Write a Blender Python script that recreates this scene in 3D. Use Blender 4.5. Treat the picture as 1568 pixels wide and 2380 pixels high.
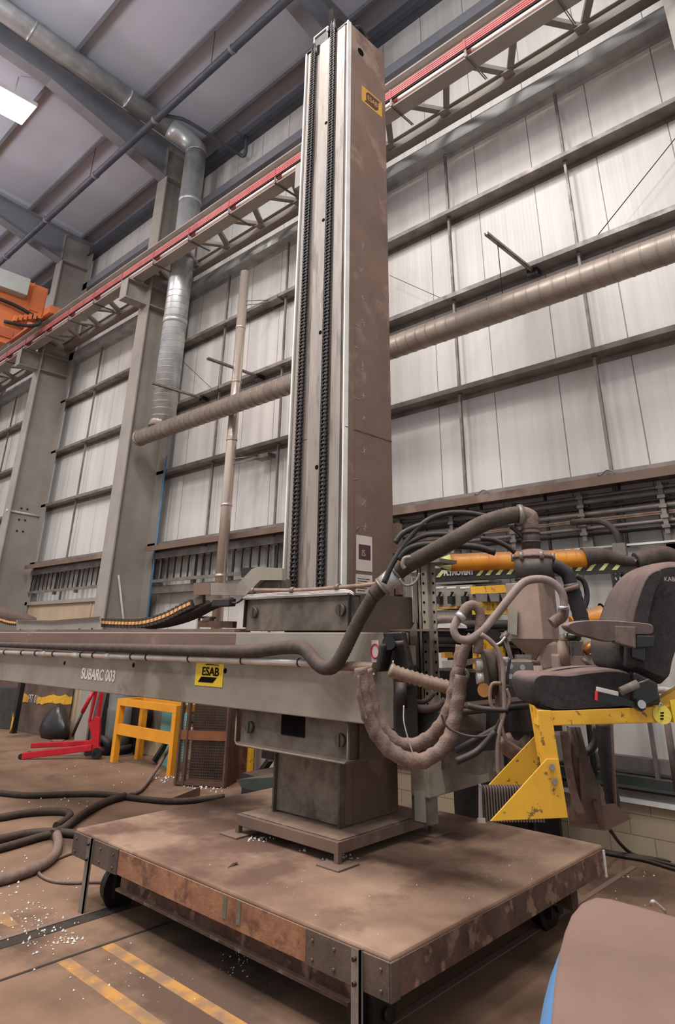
import bpy, bmesh, math, random
from mathutils import Vector, Matrix, Quaternion
for o in list(bpy.data.objects): bpy.data.objects.remove(o, do_unlink=True)
random.seed(7)
scn = bpy.context.scene
COL = scn.collection
pi = math.pi
V = Vector

# ------------------------------------------------------------------ camera
H = 2.0
F_PX, CX, CY = 1491.44, 824.6, 857.6
PIT, YAW, ROL = [math.radians(a) for a in (22.522, -42.578, 0.245)]
_f = V((math.sin(YAW)*math.cos(PIT), math.cos(YAW)*math.cos(PIT), math.sin(PIT)))
_r = V((math.cos(YAW), -math.sin(YAW), 0)); _u = _r.cross(_f)
CR = _r*math.cos(ROL) + _u*math.sin(ROL); CU = _u*math.cos(ROL) - _r*math.sin(ROL)
cam = bpy.data.cameras.new('camera'); cam_o = bpy.data.objects.new('camera', cam); COL.objects.link(cam_o)
cam.sensor_fit = 'HORIZONTAL'; cam.sensor_width = 36.0; cam.lens = F_PX/1568*36
cam.shift_x = (784-CX)/1568; cam.shift_y = (CY-1190)/1568
cam.clip_start = 0.05; cam.clip_end = 200
m = Matrix(((CR.x, CU.x, -_f.x), (CR.y, CU.y, -_f.y), (CR.z, CU.z, -_f.z))).to_4x4(); m.translation = V((0, 0, H))
cam_o.matrix_world = m
scn.camera = cam_o

# ------------------------------------------------------------------ world, lights, exposure
w = bpy.data.worlds.new('world'); scn.world = w; w.use_nodes = True
w.node_tree.nodes['Background'].inputs[0].default_value = (0.93, 0.96, 1.0, 1)
w.node_tree.nodes['Background'].inputs[1].default_value = 0.64
scn.view_settings.view_transform = 'Standard'
try: scn.view_settings.look = 'None'
except Exception: pass
scn.view_settings.exposure = 0.04; scn.view_settings.gamma = 1.0; scn.view_settings.use_curve_mapping = False
def area(name, loc, size, power, color=(1, 1, 1), aim=None, sy=None):
    l = bpy.data.lights.new(name, 'AREA'); l.shape = 'RECTANGLE'; l.size = size; l.size_y = sy or size; l.energy = power; l.color = color
    o = bpy.data.objects.new(name, l); COL.objects.link(o); o.location = loc
    d = (V(aim)-V(loc)) if aim else V((0, 0, -1))
    o.rotation_euler = d.to_track_quat('-Z', 'Y').to_euler(); return o
# high bay lamps of the hall, beyond the frame
for i, (x, y) in enumerate([(-1.5, -1.5), (-8, -3.5), (-15, -3.5), (-22, -1.0), (3.5, 2.0), (-5.5, 1.0)]):
    area('hall_lamp_light', (x, y, 12.6), 1.6, 600, (1.0, 0.97, 0.93))
# unseen fill lights, added to brighten the roof
for x, y in ((-9.5, .2), (-4.5, -3.0), (-16.0, .5), (-23, 1.0), (0, 2.5)):
    l = bpy.data.lights.new('roof_fill_light', 'POINT'); l.energy = 330; l.shadow_soft_size = .5; l.color = (.95, .96, 1.0)
    o = bpy.data.objects.new('roof_fill_light', l); COL.objects.link(o); o.location = (x, y, 11.6)

# ------------------------------------------------------------------ pixel to place (the photograph read onto real planes)
def ray(px, py): return _f + CR*((px-CX)/F_PX) - CU*((py-CY)/F_PX)
C0 = V((0, 0, H))
def PY(px, py, Y): d = ray(px, py); return C0 + d*(Y/d.y)
def PX(px, py, X): d = ray(px, py); return C0 + d*(X/d.x)
def PZ(px, py, Z): d = ray(px, py); return C0 + d*((Z-H)/d.z)
FH = V((_f.x, _f.y, 0)).normalized(); RH = V((FH.y, -FH.x, 0)); UP = V((0, 0, 1))
def PV(px, py, A, B):
    d = ray(px, py); n = V((B.y-A.y, A.x-B.x, 0)); return C0 + d*(n.dot(A-C0)/n.dot(d))
def PD(px, py, D): d = ray(px, py); return C0 + d*(D/d.dot(FH))

# ------------------------------------------------------------------ mesh builder
class MB:
    def __init__(s): s.v = []; s.f = []; s.sm = []
    def add(s, vs, fs, smooth=False):
        n = len(s.v); s.v += [V(v) for v in vs]; s.f += [tuple(i+n for i in f) for f in fs]; s.sm += [smooth]*len(fs); return s
    def box(s, a, b):
        x0, y0, z0 = [min(a[i], b[i]) for i in range(3)]; x1, y1, z1 = [max(a[i], b[i]) for i in range(3)]
        return s.add([(x0,y0,z0),(x1,y0,z0),(x1,y1,z0),(x0,y1,z0),(x0,y0,z1),(x1,y0,z1),(x1,y1,z1),(x0,y1,z1)],
                     [(0,3,2,1),(4,5,6,7),(0,1,5,4),(1,2,6,5),(2,3,7,6),(3,0,4,7)])
    def obox(s, c, sx, sy, sz, U=None, W=None, Z=None):
        U = V(U) if U is not None else RH; W = V(W) if W is not None else FH; Z = V(Z) if Z is not None else UP; c = V(c)
        p = [c + U*(sx*i/2) + W*(sy*j/2) + Z*(sz*k/2) for k in (-1, 1) for i, j in ((-1,-1),(1,-1),(1,1),(-1,1))]
        return s.add(p, [(0,3,2,1),(4,5,6,7),(0,1,5,4),(1,2,6,5),(2,3,7,6),(3,0,4,7)])
    def bar(s, p, q, w, h=None, up=None):
        p, q = V(p), V(q); d = q-p; L = d.length; Z = d.normalized(); up = V(up) if up is not None else (UP if abs(Z.z) < .95 else V((1, 0, 0)))
        U = up.cross(Z).normalized(); W = Z.cross(U)
        return s.obox((p+q)/2, w, h or w, L, U, W, Z)
    def cyl(s, p, q, r, n=14, r2=None, caps=True):
        p, q = V(p), V(q); Z = (q-p).normalized(); a = V((1, 0, 0)) if abs(Z.x) < .8 else V((0, 1, 0)); U = Z.cross(a).normalized(); W = Z.cross(U)
        r2 = r if r2 is None else r2; k = len(s.v)
        vs = [p + (U*math.cos(t)+W*math.sin(t))*r for t in [2*pi*i/n for i in range(n)]] + [q + (U*math.cos(t)+W*math.sin(t))*r2 for t in [2*pi*i/n for i in range(n)]]
        s.add(vs, [(i, (i+1) % n, (i+1) % n+n, i+n) for i in range(n)], True)
        if caps: s.add(vs, [tuple(range(n))[::-1], tuple(range(n, 2*n))])
        return s
    def prism(s, poly, d):
        d = V(d); n = len(poly); poly = [V(p) for p in poly]
        return s.add(poly + [p+d for p in poly], [tuple(range(n))[::-1], tuple(range(n, 2*n))] + [(i, (i+1) % n, (i+1) % n+n, i+n) for i in range(n)])
    def tube(s, pts, r, n=12, smooth=8, ring=0, amp=0.12, rf=None, twist=0):
        pts = [V(p) for p in pts]
        if smooth and len(pts) > 2: pts = catmull(pts, smooth)
        if ring: pts = resample(pts, ring)
        T = []
        for i in range(len(pts)):
            a = pts[max(i-1, 0)]; b = pts[min(i+1, len(pts)-1)]; T.append((b-a).normalized())
        a = V((0, 0, 1)) if abs(T[0].z) < .9 else V((1, 0, 0)); N = (a - T[0]*a.dot(T[0])).normalized()
        vs = []
        for i, p in enumerate(pts):
            N = (N - T[i]*N.dot(T[i])).normalized(); B = T[i].cross(N)
            rr = r if not rf else rf(i/(len(pts)-1))*r
            if ring: rr *= (1+amp if i % 2 else 1-amp)
            for j in range(n):
                t = 2*pi*j/n
                q = rr
                if twist: q = rr*(1+.07*math.cos(t-i*twist)+.05*math.cos(2*t-i*twist*2.0+.6))
                vs.append(p + (N*math.cos(t)+B*math.sin(t))*q)
        fs = [(i*n+j, i*n+(j+1) % n, (i+1)*n+(j+1) % n, (i+1)*n+j) for i in range(len(pts)-1) for j in range(n)]
        s.add(vs, fs, not ring or ring < .004 or True)
        s.add(vs[:n], [tuple(range(n))[::-1]]); s.add(vs[-n:], [tuple(range(n))])
        return s
    def lathe(s, c, prof, n=24, U=None, W=None, Z=None):
        U = V(U) if U is not None else V((1,0,0)); W = V(W) if W is not None else V((0,1,0)); Z = V(Z) if Z is not None else UP; c = V(c)
        vs = [c + (U*math.cos(2*pi*j/n)+W*math.sin(2*pi*j/n))*r + Z*h for r, h in prof for j in range(n)]
        fs = [(i*n+j, i*n+(j+1) % n, (i+1)*n+(j+1) % n, (i+1)*n+j) for i in range(len(prof)-1) for j in range(n)]
        s.add(vs, fs, True); s.add(vs[:n], [tuple(range(n))[::-1]]); s.add(vs[-n:], [tuple(range(n))]); return s
    def loft(s, rings, close=True, smooth=True):
        n = len(rings[0]); vs = [V(p) for r in rings for p in r]
        s.add(vs, [(i*n+j, i*n+(j+1) % n, (i+1)*n+(j+1) % n, (i+1)*n+j) for i in range(len(rings)-1) for j in range(n)], smooth)
        s.add(vs[:n], [tuple(range(n))[::-1]]); s.add(vs[-n:], [tuple(range(n))]); return s
def catmull(P, k):
    out = []; Q = [P[0]*2-P[1]] + P + [P[-1]*2-P[-2]]
    for i in range(1, len(Q)-2):
        a, b, c, d = Q[i-1], Q[i], Q[i+1], Q[i+2]
        for j in range(k):
            t = j/k; out.append(.5*((2*b)+(c-a)*t+(2*a-5*b+4*c-d)*t*t+(3*b-a-3*c+d)*t**3))
    out.append(P[-1]); return out
def resample(P, step):
    L = sum((P[i+1]-P[i]).length for i in range(len(P)-1)); n = max(2, int(L/step)); out = [P[0]]; acc = 0; k = 0; tgt = L/n
    for i in range(len(P)-1):
        seg = (P[i+1]-P[i]).length
        while seg > 1e-9 and acc+seg >= tgt*(len(out)) and len(out) < n:
            out.append(P[i].lerp(P[i+1], (tgt*len(out)-acc)/seg))
        acc += seg
    out.append(P[-1]); return out
FR = {}
def thing(name, label, cat, loc=(0, 0, 0), rz=0.0, group=None):
    o = bpy.data.objects.new(name, None); COL.objects.link(o); o.location = loc; o.rotation_euler = (0, 0, rz); o.empty_display_size = .1
    o['label'] = label; o['category'] = cat
    if group: o['group'] = group
    FR[o.name] = Matrix.Translation(V(loc)) @ Matrix.Rotation(rz, 4, 'Z'); return o
def part(name, mb, mat, parent=None, label=None, bev=0, seg=2, kind=None, sub=0, solid=0):
    inv = FR[parent.name].inverted() if parent is not None else Matrix.Identity(4)
    me = bpy.data.meshes.new(name); me.from_pydata([tuple(inv @ v) for v in mb.v], [], mb.f)
    me.polygons.foreach_set('use_smooth', mb.sm)
    me.materials.append(mat)
    bm = bmesh.new(); bm.from_mesh(me); bmesh.ops.remove_doubles(bm, verts=bm.verts, dist=1e-5); bmesh.ops.recalc_face_normals(bm, faces=bm.faces); bm.to_mesh(me); bm.free(); me.update()
    o = bpy.data.objects.new(name, me); COL.objects.link(o)
    if parent is not None: o.parent = parent; FR[o.name] = FR[parent.name]
    if label: o['label'] = label
    if kind: o['kind'] = kind
    if bev:
        b = o.modifiers.new('bevel', 'BEVEL'); b.width = bev; b.segments = seg; b.limit_method = 'ANGLE'; b.angle_limit = .7
    if sub:
        b = o.modifiers.new('subdivision', 'SUBSURF'); b.levels = sub; b.render_levels = sub
    return o
def solo(name, mb, mat, label, cat, group=None, bev=0, kind=None, sub=0):
    zs = min(v.z for v in mb.v); c = sum(mb.v, V((0,0,0)))/len(mb.v); loc = V((c.x, c.y, zs))
    mb.v = [v-loc for v in mb.v]
    o = part(name, mb, mat, None, label, bev, sub=sub); o.location = loc
    if cat: o['category'] = cat
    if group: o['group'] = group
    if kind: o['kind'] = kind
    FR[o.name] = Matrix.Translation(loc)
    return o
def struct(name, mb, mat):
    o = part(name, mb, mat); o['kind'] = 'structure'; return o
def text_part(name, s, size, mat, parent, org, U, Wn, up, depth=.002, label=None, font_scale=1.0, bold=0, fit=None):
    """lettering lying in the plane (U, up) with its left baseline at org; Wn points out of the face"""
    cu = bpy.data.curves.new(name, 'FONT'); cu.body = s; cu.size = size; cu.extrude = depth/2; cu.offset = bold
    to = bpy.data.objects.new(name, cu); COL.objects.link(to); bpy.context.view_layer.update()
    me = bpy.data.meshes.new_from_object(to.evaluated_get(bpy.context.evaluated_depsgraph_get()))
    vs = [v.co.copy() for v in me.vertices]; fs = [tuple(p.vertices) for p in me.polygons]
    bpy.data.objects.remove(to, do_unlink=True); bpy.data.meshes.remove(me)
    U, Wn, up, org = V(U), V(Wn), V(up), V(org); ky = 1.0
    if fit:
        x0_, x1_ = min(v.x for v in vs), max(v.x for v in vs); y0_, y1_ = min(v.y for v in vs), max(v.y for v in vs)
        font_scale = fit[0]/(x1_-x0_); ky = fit[1]/(y1_-y0_)
        for v in vs: v.x -= x0_; v.y = (v.y-y0_)*ky
    mb = MB(); mb.add([org + U*(v.x*font_scale) + up*v.y + Wn*v.z for v in vs], fs)
    return part(name, mb, mat, parent, label)

# ------------------------------------------------------------------ materials
def lin(c):
    c = [x/255 for x in c]; return tuple([x/12.92 if x <= .04045 else ((x+.055)/1.055)**2.4 for x in c] + [1])
MATS = {}
def mat(name, col, col2=None, scale=4, rough=.6, metal=0, bump=.15, dust=0, dustc=(132, 108, 94), detail=6, bscale=None, c3=None, c3amt=.5, c3scale=1.2, stretch=None, spec=.5):
    if name in MATS: return MATS[name]
    m = bpy.data.materials.new(name); m.use_nodes = True; nt = m.node_tree; N = nt.nodes; L = nt.links; b = N['Principled BSDF']
    tc = N.new('ShaderNodeNewGeometry').outputs['Position']
    if stretch:
        mp = N.new('ShaderNodeMapping'); mp.inputs['Scale'].default_value = stretch; L.new(tc, mp.inputs['Vector']); tcs = mp.outputs[0]
    else: tcs = tc
    def noise(sc, det=detail, vec=None, rg=.6):
        n = N.new('ShaderNodeTexNoise'); n.inputs['Scale'].default_value = sc; n.inputs['Detail'].default_value = det; n.inputs['Roughness'].default_value = rg; L.new(vec or tcs, n.inputs['Vector']); return n.outputs['Fac']
    def ramp(src, a, c, lo=0, hi=1):
        r = N.new('ShaderNodeMapRange'); L.new(src, r.inputs['Value']); r.inputs['From Min'].default_value = a; r.inputs['From Max'].default_value = c; r.inputs['To Min'].default_value = lo; r.inputs['To Max'].default_value = hi; return r.outputs[0]
    def mix(fac, a, c):
        x = N.new('ShaderNodeMix'); x.data_type = 'RGBA'
        (L.new(fac, x.inputs[0]) if not isinstance(fac, (int, float)) else setattr(x.inputs[0], 'default_value', fac))
        for s, val in ((x.inputs[6], a), (x.inputs[7], c)):
            if isinstance(val, tuple): s.default_value = val
            else: L.new(val, s)
        return x.outputs[2]
    c1 = lin(col); cc = lin(col2) if col2 else tuple([x*.72 for x in c1[:3]] + [1])
    out = mix(ramp(noise(scale), .35, .68), c1, cc)
    if c3: out = mix(ramp(noise(c3scale, 8), .58-.12*c3amt, .62, 0, .9), out, lin(c3))
    rs = ramp(noise(scale*2), .3, .7, max(.05, rough-.1), min(1, rough+.12))
    if dust:
        g = N.new('ShaderNodeNewGeometry'); sp = N.new('ShaderNodeSeparateXYZ'); L.new(g.outputs['Normal'], sp.inputs[0])
        up = ramp(sp.outputs['Z'], .15, .8); nn = ramp(noise(9, 5), .25, .6, .55, 1)
        mu = N.new('ShaderNodeMath'); mu.operation = 'MULTIPLY'; L.new(up, mu.inputs[0]); L.new(nn, mu.inputs[1])
        m2 = N.new('ShaderNodeMath'); m2.operation = 'MULTIPLY'; L.new(mu.outputs[0], m2.inputs[0]); m2.inputs[1].default_value = dust
        out = mix(m2.outputs[0], out, lin(dustc))
    L.new(out, b.inputs['Base Color']); L.new(rs, b.inputs['Roughness']); b.inputs['Metallic'].default_value = metal
    b.inputs['Specular IOR Level'].default_value = spec
    if bump:
        bp = N.new('ShaderNodeBump'); bp.inputs['Strength'].default_value = bump; bp.inputs['Distance'].default_value = .02
        L.new(noise(bscale or scale*6, 4), bp.inputs['Height']); L.new(bp.outputs[0], b.inputs['Normal'])
    MATS[name] = m; return m
def glow(name, col, st):
    m = bpy.data.materials.new(name); m.use_nodes = True; b = m.node_tree.nodes['Principled BSDF']
    b.inputs['Base Color'].default_value = lin(col); b.inputs['Emission Color'].default_value = lin(col); b.inputs['Emission Strength'].default_value = st; return m

M_steel = mat('grey_painted_steel', (150, 142, 134), (136, 128, 120), 1.6, .6, 0, .05, dust=.6)
M_steeld = mat('hazy_roof_steel', (128, 127, 132), (112, 112, 118), 1.2, .6, 0, .03)  # blue haze under the roof is painted into this steel colour
M_galv = mat('galvanised_steel', (196, 196, 194), (160, 160, 160), 3, .36, .5, .06)
M_galvd = mat('dusty_galvanised_steel', (140, 132, 126), (104, 96, 90), 3, .5, .4, .08, dust=.7)
M_mach = mat('machine_grey_paint', (143, 134, 122), (126, 117, 105), 2.2, .55, 0, .06, dust=.75, c3=(110, 98, 86), c3amt=.25)
M_machd = mat('grimy_machine_paint', (108, 98, 87), (70, 61, 53), 4, .65, 0, .12, dust=.9, c3=(62, 54, 46), c3amt=.6, c3scale=3)
M_brown = mat('rust_dusted_steel', (116, 92, 80), (98, 78, 68), 1.5, .75, 0, .06, dust=.8, c3=(134, 110, 98), c3amt=.2)
M_bare = mat('machined_steel_strip', (148, 138, 130), (130, 120, 112), 3, .5, .1, .04, stretch=(4, 4, .5), c3=(112, 101, 93), c3amt=.1, c3scale=2)
M_white = mat('bright_steel_edge', (222, 220, 214), (196, 190, 184), 3, .4, .1, .03)
M_dark = mat('greasy_black_steel', (42, 38, 36), (26, 24, 23), 8, .45, .3, .2, dust=.6, dustc=(104, 84, 74))
M_black = mat('black_rubber', (36, 33, 32), (24, 22, 22), 10, .65, 0, .1, dust=.7, dustc=(96, 78, 70))
M_hose = mat('dusty_dark_hose', (70, 58, 52), (52, 43, 39), 10, .8, 0, .12, dust=.45, dustc=(116, 92, 82))
M_fhose = mat('dirty_floor_hose', (54, 43, 37), (40, 32, 28), 10, .85, 0, .15, dust=.35, dustc=(116, 90, 74))
M_hosel = mat('dusty_grey_hose', (140, 124, 116), (118, 102, 95), 10, .7, 0, .1, dust=.6, dustc=(150, 126, 116))
M_wrap = mat('wrapped_leather_hose', (124, 102, 92), (92, 74, 66), 14, .85, 0, .4, dust=.5, dustc=(146, 120, 108))
M_alu = mat('dull_aluminium_pipe', (204, 197, 190), (182, 173, 165), 6, .4, .3, .05, dust=.2, dustc=(150, 128, 116))
M_corr = mat('tan_corrugated_conduit', (144, 120, 103), (114, 92, 78), 8, .6, .1, .05)
M_yel = mat('yellow_paint', (222, 168, 44), (206, 150, 36), 3, .5, 0, .05, c3=(110, 80, 44), c3amt=-.3, c3scale=24, dust=.3, dustc=(150, 118, 80))
M_yelp = mat('bright_yellow_plate', (222, 190, 40), (212, 178, 34), 4, .5, 0, 0)
M_yelo = mat('faded_yellow_plate', (192, 146, 62), (178, 130, 52), 4, .6, 0, 0)
M_stand = mat('orange_yellow_paint', (232, 156, 34), (214, 138, 26), 2, .5, 0, .03)
M_orange = mat('orange_crane_paint', (214, 122, 72), (196, 106, 60), 1.2, .55, 0, .03)
M_red = mat('red_paint', (196, 28, 40), (168, 22, 32), 4, .4, 0, .04)
M_cu = mat('red_insulated_bar', (206, 118, 116), (180, 92, 92), 3, .5, 0, .02)
M_cond = mat('orange_duct_paint', (212, 138, 30), (190, 112, 24), 5, .45, 0, .05, dust=.9, dustc=(130, 96, 72))
M_plast = mat('black_plastic', (26, 25, 25), (20, 19, 19), 5, .35, 0, .03, dust=.35, dustc=(92, 78, 70))
M_paper = mat('dusty_paper', (202, 190, 182), (188, 174, 166), 6, .8, 0, 0)
M_inkr = mat('dark_red_print', (84, 52, 50), (66, 40, 40), 20, .8, 0, 0)
M_ink = mat('black_print', (20, 18, 17), (15, 14, 13), 8, .9, 0, 0, spec=.05)
M_wht = mat('white_paint', (214, 208, 200), (190, 182, 174), 8, .7, 0, 0)
M_chalk = mat('chalk_line', (176, 160, 150), (150, 132, 122), 30, .9, 0, 0)
M_rust = mat('orange_rust_plate', (150, 106, 76), (118, 76, 54), 5, .8, 0, .25, c3=(96, 60, 46), c3amt=.5, c3scale=6, dust=.9, dustc=(166, 140, 122))
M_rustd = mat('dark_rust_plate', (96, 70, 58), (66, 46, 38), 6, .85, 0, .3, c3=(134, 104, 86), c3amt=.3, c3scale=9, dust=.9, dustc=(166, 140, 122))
M_deck = mat('dusty_deck_plate', (162, 132, 110), (118, 90, 73), 1.1, .85, 0, .12, detail=9, c3=(96, 70, 56), c3amt=.5, c3scale=.9, bscale=24)
M_blue = mat('blue_paint', (92, 136, 180), (70, 116, 166), 3, .4, 0, .02)
M_bluep = mat('blue_airline_plastic', (70, 120, 160), (56, 100, 140), 6, .5, 0, 0)
M_cyan = mat('turquoise_paint', (120, 176, 168), (104, 160, 152), 3, .5, 0, .03)
M_tan = mat('buff_wall_panel', (178, 156, 130), (164, 142, 118), 1.5, .8, 0, .04)
M_grn = mat('dark_green_metal', (58, 66, 62), (44, 52, 48), 4, .5, 0, .05, dust=.5)
M_lime = mat('pale_lime_stripe', (206, 208, 138), (190, 192, 120), 8, .6, 0, 0)
M_fab = mat('dusty_black_upholstery', (50, 43, 42), (36, 32, 32), 30, .9, 0, .25, dust=.95, dustc=(118, 96, 88), bscale=160)
M_orl = mat('orange_link_inlay', (226, 170, 104), (200, 140, 80), 10, .6, 0, 0)
M_fluff = mat('white_flux_crumbs', (226, 222, 214), (190, 184, 176), 30, .8, 0, 0)
M_wood = mat('rusty_brown_crate', (104, 84, 74), (80, 62, 54), 3, .8, 0, .1)
M_crd = mat('dark_grey_crate', (66, 62, 60), (48, 45, 44), 4, .8, 0, .1)
M_mesh = mat('rusty_cage_steel', (104, 76, 62), (84, 60, 50), 5, .8, .2, .1)
M_fg = mat('rose_brown_dusted_hood', (122, 97, 85), (110, 86, 75), 2, .85, 0, .08, bscale=90)
M_lamp = glow('lit_lamp_panel', (255, 250, 240), 14)
# ================================================================== THE HALL
WX0, WX1 = -44.0, 3.2
YW = 7.60           # inner face of the cladding
def zroof(y): return 14.0 + .105*(7.5-y)

# floor: one slab, dusty brown, worn yellow walkway lines are thin paint
fm = mat('dusty_brown_floor', (142, 111, 88), (108, 82, 64), .9, .88, 0, .12, detail=10, c3=(84, 63, 50), c3amt=.35, c3scale=.55, bscale=30)
struct('floor', MB().box((WX0, -9, -.2), (WX1, 8.0, 0)), fm)
def cladding(name, col, colgrime):
    m = bpy.data.materials.new(name); m.use_nodes = True; nt = m.node_tree; N = nt.nodes; L = nt.links; b = N['Principled BSDF']
    g = N.new('ShaderNodeNewGeometry'); sp = N.new('ShaderNodeSeparateXYZ'); L.new(g.outputs['Position'], sp.inputs[0])
    def M(op, a, c):
        n = N.new('ShaderNodeMath'); n.operation = op
        for i, v in enumerate((a, c)):
            if v is None: continue
            if isinstance(v, (int, float)): n.inputs[i].default_value = v
            else: L.new(v, n.inputs[i])
        return n.outputs[0]
    x = sp.outputs['X']
    seam = M('MODULO', M('ADD', x, 100*.96+5.27), .96); seam = M('LESS_THAN', seam, .014)
    rib = M('PINGPONG', M('ADD', x, 100), .03)
    no = N.new('ShaderNodeTexNoise'); no.inputs['Scale'].default_value = .8; no.inputs['Detail'].default_value = 6; L.new(g.outputs['Position'], no.inputs['Vector'])
    mp = N.new('ShaderNodeMapping'); mp.inputs['Scale'].default_value = (6, 1, .25); L.new(g.outputs['Position'], mp.inputs[0])
    n2 = N.new('ShaderNodeTexNoise'); n2.inputs['Scale'].default_value = 1.5; n2.inputs['Detail'].default_value = 4; L.new(mp.outputs[0], n2.inputs['Vector'])
    mx = N.new('ShaderNodeMix'); mx.data_type = 'RGBA'; mx.inputs[6].default_value = lin(col); mx.inputs[7].default_value = lin(colgrime)
    r = N.new('ShaderNodeMapRange'); r.inputs['From Min'].default_value = .42; r.inputs['From Max'].default_value = .7; L.new(M('MULTIPLY', M('ADD', no.outputs['Fac'], n2.outputs['Fac']), .5), r.inputs['Value']); L.new(r.outputs[0], mx.inputs[0])
    mx2 = N.new('ShaderNodeMix'); mx2.data_type = 'RGBA'; L.new(seam, mx2.inputs[0]); L.new(mx.outputs[2], mx2.inputs[6]); mx2.inputs[7].default_value = lin((120, 114, 110))
    L.new(mx2.outputs[2], b.inputs['Base Color']); b.inputs['Roughness'].default_value = .42; b.inputs['Specular IOR Level'].default_value = .4
    bp = N.new('ShaderNodeBump'); bp.inputs['Strength'].default_value = .25; bp.inputs['Distance'].default_value = .01
    L.new(M('ADD', M('MULTIPLY', rib, 12), M('MULTIPLY', n2.outputs['Fac'], .5)), bp.inputs['Height']); L.new(bp.outputs[0], b.inputs['Normal']); return m
M_clad = cladding('white_ribbed_cladding', (206, 201, 196), (190, 183, 176))
M_roof = mat('hazy_roof_lining', (188, 188, 198), (176, 176, 186), .5, .7, 0, .02)  # bluish tint of the haze is put into the lining colour
struct('wall_back', MB().box((WX0, YW, .46), (WX1, YW+.15, 14.2)), M_clad)
rb = MB(); rb.prism([(WX0, 8.0, zroof(8.0)), (WX0, -9.0, zroof(-9.0)), (WX0, -9.0, zroof(-9.0)+.15), (WX0, 8.0, zroof(8.0)+.15)], (WX1-WX0, 0, 0))
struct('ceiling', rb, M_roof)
# block plinth
bm_ = bpy.data.materials.new('painted_blockwork'); bm_.use_nodes = True; N = bm_.node_tree.nodes; L = bm_.node_tree.links
g = N.new('ShaderNodeNewGeometry'); sp = N.new('ShaderNodeSeparateXYZ'); cb = N.new('ShaderNodeCombineXYZ'); L.new(g.outputs['Position'], sp.inputs[0]); L.new(sp.outputs['X'], cb.inputs[0]); L.new(sp.outputs['Z'], cb.inputs[1])
bt = N.new('ShaderNodeTexBrick'); L.new(cb.outputs[0], bt.inputs['Vector']); bt.inputs['Scale'].default_value = 1; bt.inputs['Brick Width'].default_value = .45; bt.inputs['Row Height'].default_value = .18; bt.inputs['Mortar Size'].default_value = .005
bt.inputs['Color1'].default_value = lin((172, 154, 130)); bt.inputs['Color2'].default_value = lin((160, 142, 120)); bt.inputs['Mortar'].default_value = lin((130, 112, 94))
L.new(bt.outputs[0], N['Principled BSDF'].inputs['Base Color']); N['Principled BSDF'].inputs['Roughness'].default_value = .85
struct('wall_plinth', MB().box((WX0, 7.52, 0), (WX1, 7.75, .46)), bm_)
struct('trim_1', MB().box((WX0, 7.46, .46), (WX1, 7.60, .50)), M_white)
struct('trim_2', MB().box((-12.4, 7.50, .50), (WX1, 7.60, .56)), M_galvd)
# lower rail of the cladding right of the middle column
solo('wall_rail', MB().box((-12.4, 7.42, .62), (WX1, 7.58, .70)), M_grn, 'dark green horizontal rail low on the wall just above the white sill', 'rail')
solo('wall_rail', MB().box((-12.4, 7.50, .74), (WX1, 7.60, .86)), M_galvd, 'dull grey flashing strip along the wall above the dark green rail', 'rail')
# buff infill wall of the left bay
struct('wall_left_bay', MB().box((-18.45, 7.40, .0), (-12.92, 7.56, 2.68)).box((-14.9, 7.38, 0), (-14.86, 7.41, 2.68)), M_tan)
struct('trim_3', MB().box((-18.45, 7.34, 2.68), (-12.92, 7.58, 2.76)), M_steel)

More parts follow.
